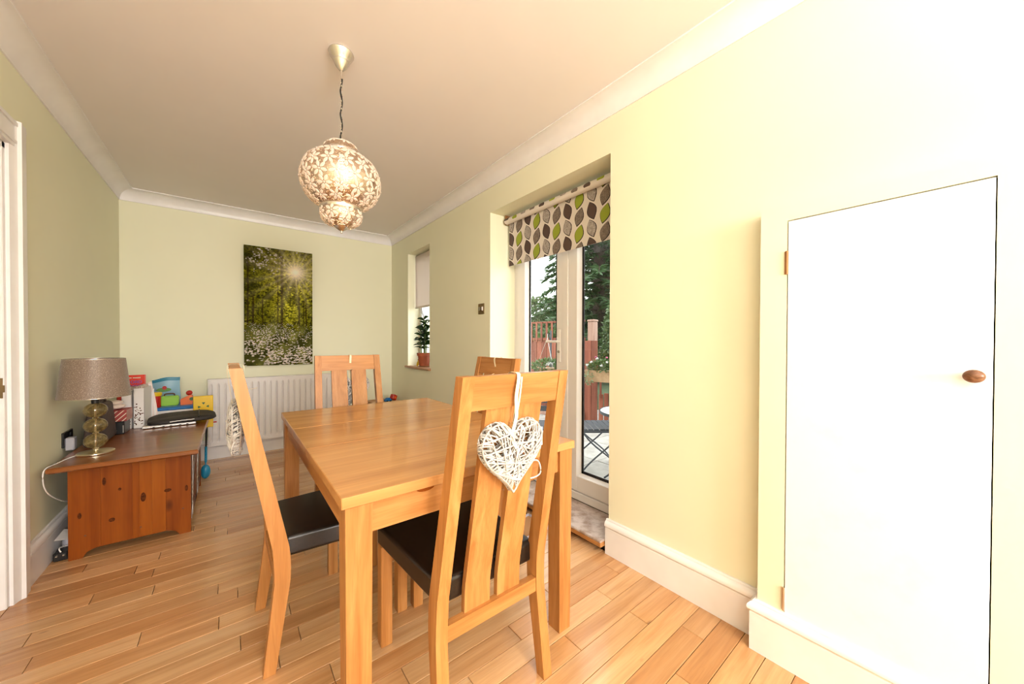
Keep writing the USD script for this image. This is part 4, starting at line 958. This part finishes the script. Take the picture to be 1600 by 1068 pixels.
for zi, z in enumerate(np.linspace(0, .215, 9)):
    for x in t:
        bul = .024 * (1 - x * x) * math.sin(math.pi * min(1, .12 + .88 * (1 - z / .215))) + .0015
        xx = x * (.088 + .004 * math.cos(z * 20)); zz = z + .010 * x * (z / .215) + .006 * math.cos(x * 3) * (z / .215)
        vf.append((xx, -bul, zz)); vb.append((xx, bul, zz))
def grid(v, nx_, nz_, fl_=False):
    f = []
    for i in range(nz_ - 1):
        for j in range(nx_ - 1):
            q = i * nx_ + j; tri = [(q, q + 1, q + nx_ + 1), (q, q + nx_ + 1, q + nx_)]
            f += [x_[::-1] for x_ in tri] if fl_ else tri
    return trimesh.Trimesh(v, f, process=False)
obj(pc, 'body', [grid(vf, 13, 9), grid(vb, 13, 9, True)], 'pouch_blue', True)
top_ = [(x, y - .0012, z) for (x, y, z) in vf if z > .178]
nrow = len(vf[13 * 7:]) // 13
obj(pc, 'top_band', grid([(x, y - .0012, z) for (x, y, z) in vf[13 * 7:]], 13, 2), 'pouch_teal', True, label='teal top band')
obj(pc, 'printed_patch', prism(affinity.translate(affinity.scale(Polygon([(math.cos(q), math.sin(q)) for q in np.linspace(0, 2 * math.pi, 22)[:-1]]), .046, .017), -.018, .118), .001, 'y', -.0275), 'pouch_green', False, label='green printed patch')
obj(pc, 'printed_badge', prism(affinity.translate(affinity.scale(Polygon([(math.cos(q), math.sin(q)) for q in np.linspace(0, 2 * math.pi, 22)[:-1]]), .014, .016), -.014, .134), .001, 'y', -.0285), 'toy_red', False, label='red printed badge')
ot = thing('toy_boat', 'orange plastic toy with a red ball on the blue crate lid', 'toy', (.462, -.485, LZ))
obj(ot, 'body', prism(Polygon([(-.042, 0), (.034, 0), (.034, .070), (.020, .078), (-.042, .045)]).buffer(-.006).buffer(.006), .05, 'y', 0), 'toy_orange', 40)
obj(ot, 'ball', ell((.012, .022, .094), (.021, .021, .021), 3), 'toy_red', 60, label='red ball')
obj(ot, 'wheel', tube([(.028, -.004, .045), (.028, .0, .045)], .014, 16), 'toy_darkgreen')
yt = thing('push_toy', 'yellow push along toy with a blue handle and ball leaning by the radiator', 'toy', (.595, -.606, 0))
obj(yt, 'board', bbox(-.088, -.006, .425, .037, .006, .690, .003), 'toy_yellow')
tri = []
for (cx_, cz_, an) in ((-.050, .600, 0.0), (.002, .602, math.pi), (-.024, .628, -math.pi / 2)):
    tri.append(prism(affinity.translate(affinity.rotate(Polygon([(.011, 0), (-.008, .011), (-.008, -.011)]), math.degrees(an), origin=(0, 0)), cx_, cz_), .0012, 'y', -.0072))
obj(yt, 'printed_triangles', tri, 'toy_darkgreen', False, label='dark green triangles')
obj(yt, 'peg', tube([(.038, 0, .462), (.060, 0, .462)], .005, 8), 'toy_red', label='red side peg')
obj(yt, 'stick', tube([(-.006, .0, .425), (-.010, 0, .26)], .006, 10), 'black_plastic')
obj(yt, 'handle_grip', tube([(-.010 - .002 * t_, 0, .265 - .13 * t_) for t_ in np.linspace(0, 1, 25)], [.0105 if k % 2 else .0072 for k in range(25)], 12), 'rattle_blue', label='ribbed blue grip')
obj(yt, 'ball', [ell((-.014, 0, .058), (.032, .032, .058), 3), tube([(-.013, 0, .11), (-.012, 0, .14)], .005, 8)], 'rattle_blue', 60, label='blue ball foot')
# clutter between chest and wall
ad = thing('power_adaptor', 'black power adaptor on the floor between chest and left wall', 'adaptor', (.056, -1.580, 0))
obj(ad, 'body', bbox(-.028, -.03, 0, .024, .035, .045, .005), 'black_plastic')
obj(ad, 'pin', [tube([(x, -.038, .030), (x, -.028, .030)], .004, 8) for x in (-.014, .010)], 'nickel')
obj(ad, 'lead', tube(spline([(.0, -.03, .046), (-.008, -.02, .06), (.0, .02, .055), (.02, .05, .05)], 16), .003, 6), 'paper')
pk = thing('plastic_packet', 'crumpled clear and white packet between chest and left wall', 'packet', (.056, -1.480, 0))
obj(pk, 'body', ell((0, 0, .05), (.026, .05, .05), 3), 'grey_plastic', 60)
ps = thing('folded_paper', 'folded white paper on top of the packet beside the chest', 'paper', (.058, -1.56, .098))
obj(ps, 'sheet', [hull([(-.026, -.045, .012), (.024, -.03, .0), (.024, .09, .004), (-.022, .08, .02), (-.026, -.045, .013), (.024, -.03, .001), (.024, .09, .005), (-.022, .08, .021)])], 'paper', False)

# ------------------------------------------------------------------ toys by the far right corner
tc_ = thing('toy_chest', 'low wooden toy chest in the far right corner behind the table', 'toy chest', (2.17, -.26, 0))
obj(tc_, 'body', bbox(-.15, -.16, 0, .15, .16, .42, .004), 'oak_x', False)
obj(tc_, 'lid', bbox(-.158, -.168, .4205, .158, .168, .440, .004), 'oak_x', False)
t1 = thing('toy_block', 'red toy block lying tilted on the corner toy chest', 'toy', (2.26, -.33, .446), .4)
obj(t1, 'body', rot(bbox(-.030, -.03, .0, .030, .03, .060, .006), .45, (0, 1, 0), (0, 0, .03)).apply_translation((0, 0, .008)), 'toy_red')
obj(t1, 'window_panel', rot(bbox(-.016, -.0315, .018, .016, -.0295, .042, .0008), .45, (0, 1, 0), (0, 0, .03)).apply_translation((0, 0, .008)), 'toy_orange')
t2 = thing('toy_car', 'small blue toy car beside the red block in the corner', 'toy', (2.185, -.35, .4405), .2)
obj(t2, 'body', mf.Manifold.batch_hull([mf.Manifold.sphere(.010, 12).translate(p) for p in [(-.034, -.014, .016), (.034, -.014, .016), (-.034, .014, .016), (.034, .014, .016), (-.014, -.012, .036), (.014, -.012, .036), (-.014, .012, .036), (.014, .012, .036)]]), 'toy_blue', 50)
for wx in (-.022, .022):
    for wy in (-.022, .022): obj(t2, 'wheel', tube([(wx, wy - .003, .010), (wx, wy + .003, .010)], .010, 14), 'black_plastic')
t3 = thing('toy_animal', 'small brown toy animal beside the blue toy car', 'toy', (2.10, -.35, .4405), .3)
obj(t3, 'body', [ell((0, 0, .022), (.022, .012, .012), 2), ell((.024, 0, .034), (.010, .008, .009), 2)] + [tube([(x, y, 0), (x, y, .018)], .004, 6) for x in (-.014, .014) for y in (-.007, .007)], 'toy_brown', 60)

# things on the floor by the patio door
fm = thing('storage_tray', 'dark flat box with a pink band on the floor by the patio door', 'box', (2.17, -2.60, 0), .1)
obj(fm, 'body', bbox(-.10, -.14, 0, .10, .14, .050, .004), 'black_plastic')
obj(fm, 'band', bbox(-.102, -.085, .018, .102, -.06, .0515, .001), 'pink_card', label='dusty pink band')
fc = thing('wooden_tray', 'grey edged wooden tray lying beside the dark box on the floor', 'tray', (2.16, -2.86, 0), .1)
obj(fc, 'base', bbox(-.12, -.09, 0, .12, .09, .010, .002), 'card_tan')
obj(fc, 'rim', [bbox(-.125, -.095, 0, .125, -.09, .024, .001), bbox(-.125, .09, 0, .125, .095, .024, .001), bbox(-.125, -.09, 0, -.12, .09, .024, .001), bbox(.12, -.09, 0, .125, .09, .024, .001)], 'grey_plastic')

# ------------------------------------------------------------------ plant on the window sill
pp = thing('potted_plant', 'leafy green plant in a terracotta pot on the small window sill', 'plant', (2.418, -.835, WZ0))
obj(pp, 'saucer', lathe([(0, .002), (.052, .002), (.066, .012), (.068, .012), (.054, 0), (0, 0)], 32), 'chrome', label='silver saucer')
obj(pp, 'pot', lathe([(0, .003), (.052, .003), (.066, .118), (.076, .119), (.079, .150), (.070, .150), (.066, .132), (0, .132)], 36), 'terracotta', 30)
obj(pp, 'soil', lathe([(0, .136), (.066, .134)], 24), 'soil')
r2 = np.random.default_rng(5)
def blade(p0, d, L, w, droop):
    d = np.array(d, float); d /= np.linalg.norm(d); side = np.cross(d, [0, 0, 1.0]); side /= np.linalg.norm(side) + 1e-9
    ro_ = r2.uniform(.5, 1.25) * r2.choice([-1, 1]); side = side * math.cos(ro_) + np.cross(d, side) * math.sin(ro_)
    v = []; n = 6
    for i in range(n + 1):
        t = i / n; c = np.array(p0) + d * L * t - np.array([0, 0, 1]) * droop * L * t * t; ww = w * math.sin(math.pi * (.12 + .88 * t)) ** .8 if t < 1 else 0
        nrm = np.cross(side, d)
        v += [c - side * ww, c + nrm * ww * -.25, c + side * ww]
    f = []
    for i in range(n):
        a = 3 * i; f += [(a, a + 1, a + 4), (a, a + 4, a + 3), (a + 1, a + 2, a + 5), (a + 1, a + 5, a + 4)]
    return trimesh.Trimesh(v, f, process=False)
for i, (cx_, cy_, h) in enumerate(((-.02, .022, .30), (.02, -.005, .34), (-.005, -.03, .24), (.015, .03, .22), (.0, .0, .38))):
    obj(pp, 'cane', tube(spline([(cx_, cy_, .13), (cx_ * 1.3, cy_ * 1.4, .13 + h * .5), (cx_ * 1.2, cy_ * 1.6, .13 + h)], 8), .0055, 8), 'cane')
    for k in range(17):
        z = .13 + h * (.30 + .74 * k / 16); a_ = k * 2.4 + i
        dr = np.array([math.cos(a_) * .8, math.sin(a_) * 1.2, .45 + .35 * k / 16])
        Lf = r2.uniform(.095, .155)
        e = np.array([cx_ * 1.25 + dr[0] * Lf, 0, 0])
        if cx_ * 1.25 + dr[0] / np.linalg.norm(dr) * Lf > .072: dr[0] = .2 * dr[0]
        if dr[0] < -.0: dr[0] *= .8
        obj(pp, 'leaf', blade((cx_ * 1.25, cy_ * 1.5, z), dr, Lf, .0155, .45), 'houseplant_leaf', True)
obj(pp, 'bare_stem', [tube(spline([(0, .0, .46), (-.012, .012, .58), (-.018, .030, .63), (-.014, .045, .655)], 12), [.0035] * 11 + [.001], 6), tube(spline([(.0, 0, .5), (-.006, .03, .58), (-.018, .052, .60), (-.016, .05, .64)], 12), .0018, 5)], 'grey_tip', label='bare grey stem tips')
bt = thing('ornament', 'small amber ornament beside the terracotta pot on the sill', 'ornament', (2.405, -.715, WZ0))
obj(bt, 'body', lathe([(0, 0), (.018, 0), (.022, .015), (.018, .04), (.010, .055), (.008, .068), (0, .068)], 20), 'toy_yellow', 50)
obj(bt, 'cap', lathe([(0, .068), (.009, .068), (.009, .078), (0, .078)], 16), 'brass_rust', 50)

# ------------------------------------------------------------------ outside: patio
GZ = -.13
gr = thing('patio', 'pale paved patio outside the glass doors', 'patio', kind=K)
obj(gr, 'ground', box(W + TH + .001, -12, GZ - .1, 6.2, 9, GZ - .012), 'concrete_slab', False)
ty = np.random.default_rng(3)
for i in range(6):
    for j in range(9):
        x0, y0 = W + TH + .02 + i * .58, -4.4 + j * .58
        obj(gr, 'paving_slab', bbox(x0, y0, GZ - .02, x0 + .57, y0 + .57, GZ + ty.uniform(-.004, 0), .004), 'paving', False)
obj(None, 'lawn', box(5.2, -14, GZ - .2, 40, 40, GZ - .03), 'grass', False, 'green lawn beyond the garden fence', 'lawn', kind=K)
# fence
A, B = np.array([4.95, .75]), np.array([5.235, -.74])
L = np.linalg.norm(B - A); ua = (B - A) / L
fz = thing('garden_fence', 'red brown close board fence topped with open trellis slats', 'fence', (A[0], A[1], GZ), math.atan2(ua[1], ua[0]))
n = int(L / .105)
for i in range(n + 2):
    x = i * L / n
    obj(fz, 'fence_board', bbox(x + .002, -.009 + .004 * (i % 2), 0.0, x + L / n - .002, .009 + .004 * (i % 2), 1.295, .002), 'fence_wood', False)
for i in range(n):
    x = i * L / (n - .3) - .02
    obj(fz, 'trellis_slat', bbox(x, -.03, 1.27, x + .034, -.014, 1.63, .002), 'fence_wood', False)
obj(fz, 'trellis_rail', bbox(0, -.013, 1.60, L, .003, 1.632, .002), 'fence_wood', False); obj(fz, 'trellis_rail', bbox(0, -.013, 1.30, L, .012, 1.345, .002), 'fence_wood', False)
obj(fz, 'gravel_board', bbox(0, -.05, 0, L, -.012, .15, .004), 'fence_post', False)
gp = obj(fz, 'gate_post', [bbox(L + .030, .016, 0, L + .150, .140, 1.60, .01), bbox(L + .022, .008, 1.60, L + .158, .148, 1.635, .01)], 'fence_post', False, label='weathered grey brown gate post')
# low picket fence right of the post
C0 = B + ua * .245
lf_ = thing('picket_fence', 'low red picket fence with trellis right of the gate post', 'fence', (C0[0], C0[1], GZ), math.atan2(ua[1], ua[0]) + .12)
for i in range(12):
    x = i * .085
    obj(lf_, 'picket', bbox(x, -.012, 0, x + .070, .012, .46 + .02 * (i % 3), .008), 'fence_wood', False)
for i in range(6):
    obj(lf_, 'trellis_slat', bbox(.02 + i * .18, -.03, .40, .05 + i * .18, -.013, .80, .002), 'fence_wood', False)
obj(lf_, 'trellis_rail', bbox(0, -.012, .76, 1.02, .005, .79, .002), 'fence_wood', False)
# planter with flowers on the low fence
rl = np.random.default_rng(17)
def leaf_cloud(n, c, r, L, w, rg, shape=1.0, flat=.5):
    vs, fs = [], []
    d = rg.normal(size=(n, 3)); d /= np.linalg.norm(d, axis=1, keepdims=True)
    rad = rg.uniform(.55, 1.0, n) ** .6
    p = np.array(c) + d * rad[:, None] * np.array(r)
    dirn = d + rg.normal(size=(n, 3)) * .7; dirn /= np.linalg.norm(dirn, axis=1, keepdims=True)
    sd = np.cross(dirn, rg.normal(size=(n, 3))); sd /= np.linalg.norm(sd, axis=1, keepdims=True) + 1e-9
    ll = L * rg.uniform(.6, 1.3, (n, 1)); ww = w * rg.uniform(.7, 1.3, (n, 1))
    nn_ = np.cross(dirn, sd)
    v = np.stack([p, p + dirn * ll * .5 + sd * ww + nn_ * ww * .3, p + dirn * ll, p + dirn * ll * .5 - sd * ww + nn_ * ww * .3], 1).reshape(-1, 3)
    b = np.arange(n)[:, None] * 4
    return trimesh.Trimesh(v, np.vstack([b + [0, 1, 2], b + [0, 2, 3]]), process=False)
def flowers(par, pts, R, m1, rg, name='flower'):
    for p in pts:
        ms = []
        f0 = rg.uniform(0, 6.28)
        for k in range(6):
            a_ = f0 + k * 1.047
            ms.append(ell(np.array(p) + np.array([math.cos(a_) * R * .3, math.sin(a_) * R * .75, rg.uniform(-.2, .4) * R]), (R * .35, R * .5, R * .4), 1))
        obj(par, name, ms, m1, 60)
pt_ = thing('flower_trough', 'clay coloured flower trough with white flowers on the low picket fence', 'planter', (5.03, -1.29, .56), math.atan2(ua[1], ua[0]) + .12)
obj(pt_, 'trough', hull([(-.26, -.06, 0), (.34, -.06, 0), (-.26, .06, 0), (.34, .06, 0), (-.29, -.09, .17), (.37, -.09, .17), (-.29, .09, .17), (.37, .09, .17)]), 'planter_clay', False)
obj(pt_, 'foliage', leaf_cloud(620, (.04, 0, .22), (.32, .11, .09), .055, .015, rl), 'shrub_leaf', False, kind='stuff')
obj(pt_, 'trailing_foliage', leaf_cloud(70, (-.22, -.10, .06), (.06, .03, .10), .045, .012, rl), 'shrub_pale', False, kind='stuff')
flowers(pt_, [(-.24 + .075 * i, -.10 - .03 * (i % 2), .24 + .05 * ((i * 7) % 3)) for i in range(9)], .030, 'petal_white', rl)
flowers(pt_, [(-.12 + .16 * i, -.06, .36) for i in range(3)], .026, 'petal_pink', rl)
hbk = thing('hanging_basket', 'hanging basket of white and pink flowers outside the left glass pane', 'hanging basket', (3.966, -1.175, .70))
obj(hbk, 'bowl', lathe([(0, 0), (.06, .01), (.12, .05), (.15, .11), (.145, .11), (0, .09)], 28), 'planter_clay')
obj(hbk, 'hanging_wire', [tube([(.14 * math.cos(a_), .14 * math.sin(a_), .11), (0, 0, .50)], .0025, 5) for a_ in (.3, 2.4, 4.5)] + [tube([(0, 0, .50), (0, 0, .55)], .003, 5)], 'aluminium')
obj(hbk, 'bracket', [tube([(0, 0, .55), (.10, .08, .545), (.26, .20, .42)], .008, 6), tube([(.26, .20, -.83), (.26, .20, .60)], .012, 8)], 'patio_metal')
obj(hbk, 'foliage', leaf_cloud(420, (0, 0, .13), (.19, .19, .08), .05, .013, rl), 'shrub_leaf', False, kind='stuff')
flowers(hbk, [(-.13 + .05 * i, -.14 + .02 * i, .16 + .02 * (i % 2)) for i in range(4)], .028, 'petal_white', rl)
flowers(hbk, [(.05 + .04 * i, -.12, .165 + .015 * (i % 2)) for i in range(3)], .026, 'petal_pink', rl)
# bistro set
def bistro_chair(label, loc, rz):
    c = thing('bistro_chair', label, 'chair', loc, rz, 'metal bistro chairs on the patio')
    for i in range(7): obj(c, 'seat_slat', bbox(-.20, -.195 + i * .056, .430, .20, -.195 + i * .056 + .050, .440, .003), 'patio_metal', False)
    obj(c, 'seat_rail', [bbox(-.205, -.2, .405, -.190, .2, .430, .002), bbox(.190, -.2, .405, .205, .2, .430, .002), bbox(-.205, -.205, .410, .205, -.195, .442, .002)], 'patio_metal', False)
    for s in (-1, 1):
        x = s * .197
        obj(c, 'leg', tube(spline([(x, -.19, .41), (x, -.05, .26), (x, .10, .13), (x, .21, 0)], 14), .008, 8), 'patio_metal')
        obj(c, 'back_leg', tube(spline([(x * .98, -.21, 0), (x * .98, -.09, .15), (x * .98, .06, .27), (x * .98, .185, .42), (x * .98, .215, .65), (x * .98, .25, .86)], 20), .008, 8), 'patio_metal')
    obj(c, 'stretcher', [tube([(-.2, .205, .02), (.2, .205, .02)], .006, 6), tube([(-.2, -.205, .02), (.2, -.205, .02)], .006, 6), tube(spline([(-.19, -.18, .39), (0, -.19, .30), (.19, -.18, .12)], 12), .006, 6), tube(spline([(.19, -.18, .39), (0, -.19, .30), (-.19, -.18, .12)], 12), .006, 6)], 'patio_metal')
    for k in range(3): obj(c, 'back_slat', bbox(-.195, .212 + .014 * k, .62 + .08 * k, .195, .220 + .014 * k, .67 + .08 * k, .002), 'patio_metal', False)
    return c
bc = bistro_chair('dark metal folding bistro chair behind the right glass pane', (3.66, -2.22, GZ), math.radians(-128) + math.pi)
copy(bc, 'bistro_chair', 'dark metal folding bistro chair nearer the left glass pane', 'chair', (3.22, -1.90, GZ), 2.3, 'metal bistro chairs on the patio')
bt2 = thing('bistro_table', 'round mosaic topped bistro table with dark metal legs', 'table', (3.62, -2.66, GZ))
obj(bt2, 'tabletop', lathe([(0, .628), (.290, .628), (.295, .634), (.295, .640), (.290, .645), (0, .645)], 48), 'mosaic', 30)
obj(bt2, 'rim', lathe([(.292, .622), (.302, .622), (.302, .646), (.296, .646)], 48), 'patio_metal', 30)
for k in range(4):
    a_ = k * math.pi / 2 + .5
    obj(bt2, 'leg', tube(spline([(.24 * math.cos(a_), .24 * math.sin(a_), .63), (.10 * math.cos(a_), .10 * math.sin(a_), .40), (.11 * math.cos(a_), .11 * math.sin(a_), .22), (.26 * math.cos(a_), .26 * math.sin(a_), 0)], 16), .008, 8), 'patio_metal')
obj(bt2, 'ring', tube([(.108 * math.cos(q), .108 * math.sin(q), .31) for q in np.linspace(0, 2 * math.pi, 25)], .006, 6, False), 'patio_metal')
# shrubs and trees
def shrub(label, loc, r, n, L, w, m, seed, name='shrub'):
    rg = np.random.default_rng(seed)
    s = thing(name, label, 'shrub', loc)
    ms = [leaf_cloud(n, (0, 0, r[2]), r, L, w, rg)]
    for k in range(4): ms.append(leaf_cloud(n // 4, (rg.uniform(-.6, .6) * r[0], rg.uniform(-.6, .6) * r[1], r[2] * rg.uniform(.9, 1.7)), np.array(r) * .5, L, w, rg))
    obj(s, 'foliage', ms, m, False, kind='stuff')
    obj(s, 'stem', [tube([(x * r[0], .1 * x, 0), (x * r[0] * 1.4, 0, r[2] * 1.3)], .02, 6) for x in (-.3, 0, .3)], 'bark')
    return s
shrub('pale variegated shrub behind the picket fence right of the post', (6.15, -1.35, GZ), (.45, .5, .70), 2600, .09, .028, 'shrub_pale', 31)
shrub('green shrub growing behind the trellis seen through the left pane', (6.5, .95, GZ), (.55, .55, .8), 3600, .10, .030, 'shrub_leaf', 32)
shrub('green shrub behind the gate post below the conifer', (8.0, .2, GZ), (.7, .7, 1.15), 3600, .10, .030, 'bush_leaf', 33)
def round_tree(label, loc, R, hz, n, m, seed):
    rg = np.random.default_rng(seed)
    tr = thing('garden_tree', label, 'tree', loc)
    ms = []
    for k in range(16):
        c = rg.normal(size=3) * np.array(R) * .42 + np.array([0, 0, hz])
        ms.append(leaf_cloud(n // 16, c, np.array(R) * rg.uniform(.4, .6), .20, .07, rg))
    obj(tr, 'crown', ms, m, False, kind='stuff')
    obj(tr, 'trunk', tube([(0, 0, 0), (.1, 0, hz * .5), (0, .05, hz)], [.2, .16, .08], 8), 'bark')
round_tree('round green tree beyond the fence left of the conifer', (13.4, 9.0, GZ), (1.7, 1.7, 1.0), 1.7, 9000, 'bush_leaf', 41)
round_tree('grey green tree further off beyond the fence', (17.2, 13.6, GZ), (2.2, 2.4, 1.1), 1.6, 7000, 'shrub_leaf', 42)
# conifer: drooping branches with needle sprays
def conifer(label, loc, hgt, rad, nb, seed):
    rg = np.random.default_rng(seed)
    tr = thing('conifer_tree', label, 'tree', loc)
    obj(tr, 'trunk', tube([(0, 0, 0), (0, .05, hgt * .5), (0, 0, hgt)], [.28, .18, .03], 8), 'bark')
    br, lv, lf2 = [], [], []
    for k in range(nb):
        t = k / nb; z = hgt * (.04 + .94 * t); a_ = k * 2.399 + rg.uniform(-.3, .3); Lb = rad * (1 - t) ** .75 * rg.uniform(.75, 1.12) + .25
        d = np.array([math.cos(a_), math.sin(a_), 0])
        s = np.linspace(0, 1, 7)
        pts = np.array([0, 0, z]) + d * Lb * s[:, None] + np.array([0, 0, 1]) * (.12 * Lb * s - .35 * Lb * s * s)[:, None]
        br.append(tube(pts, np.linspace(.045, .01, 7) * (.4 + .6 * (1 - t)), 5))
        m = int(60 + 150 * Lb / rad)
        u = rg.uniform(.12, 1.0, m) ** .8
        c = np.array([0, 0, z]) + d * (Lb * u)[:, None] + np.array([0, 0, 1]) * (.12 * Lb * u - .35 * Lb * u * u)[:, None]
        sd = np.array([-d[1], d[0], 0]); sg = rg.choice([-1, 1], m)
        dr = d * rg.uniform(.3, .9, (m, 1)) + sd * (sg * rg.uniform(.3, 1.0, m))[:, None] + np.array([0, 0, 1]) * rg.uniform(-.7, .15, (m, 1))
        dr /= np.linalg.norm(dr, axis=1, keepdims=True)
        ll = (.28 + .25 * (1 - u))[:, None] * rg.uniform(.6, 1.2, (m, 1)) * .9
        nv = np.cross(dr, rg.normal(size=(m, 3))); nv /= np.linalg.norm(nv, axis=1, keepdims=True)
        w2 = .030
        v = np.stack([c, c + dr * ll * .45 + nv * w2, c + dr * ll, c + dr * ll * .45 - nv * w2], 1).reshape(-1, 3); b = np.arange(m)[:, None] * 4
        lv.append(trimesh.Trimesh(v, np.vstack([b + [0, 1, 2], b + [0, 2, 3]]), process=False))
    obj(tr, 'branch', br, 'bark', 60, kind='stuff'); obj(tr, 'foliage', lv, 'conifer_leaf', False, kind='stuff')
conifer('tall dark conifer beyond the fence filling the right glass pane', (10.9, 3.35, GZ), 9.5, 2.75, 230, 51)
round_tree('tall dense dark tree standing behind the conifer', (18.4, 7.0, GZ), (3.2, 3.0, 4.4), 5.2, 14000, 'conifer_leaf', 43)
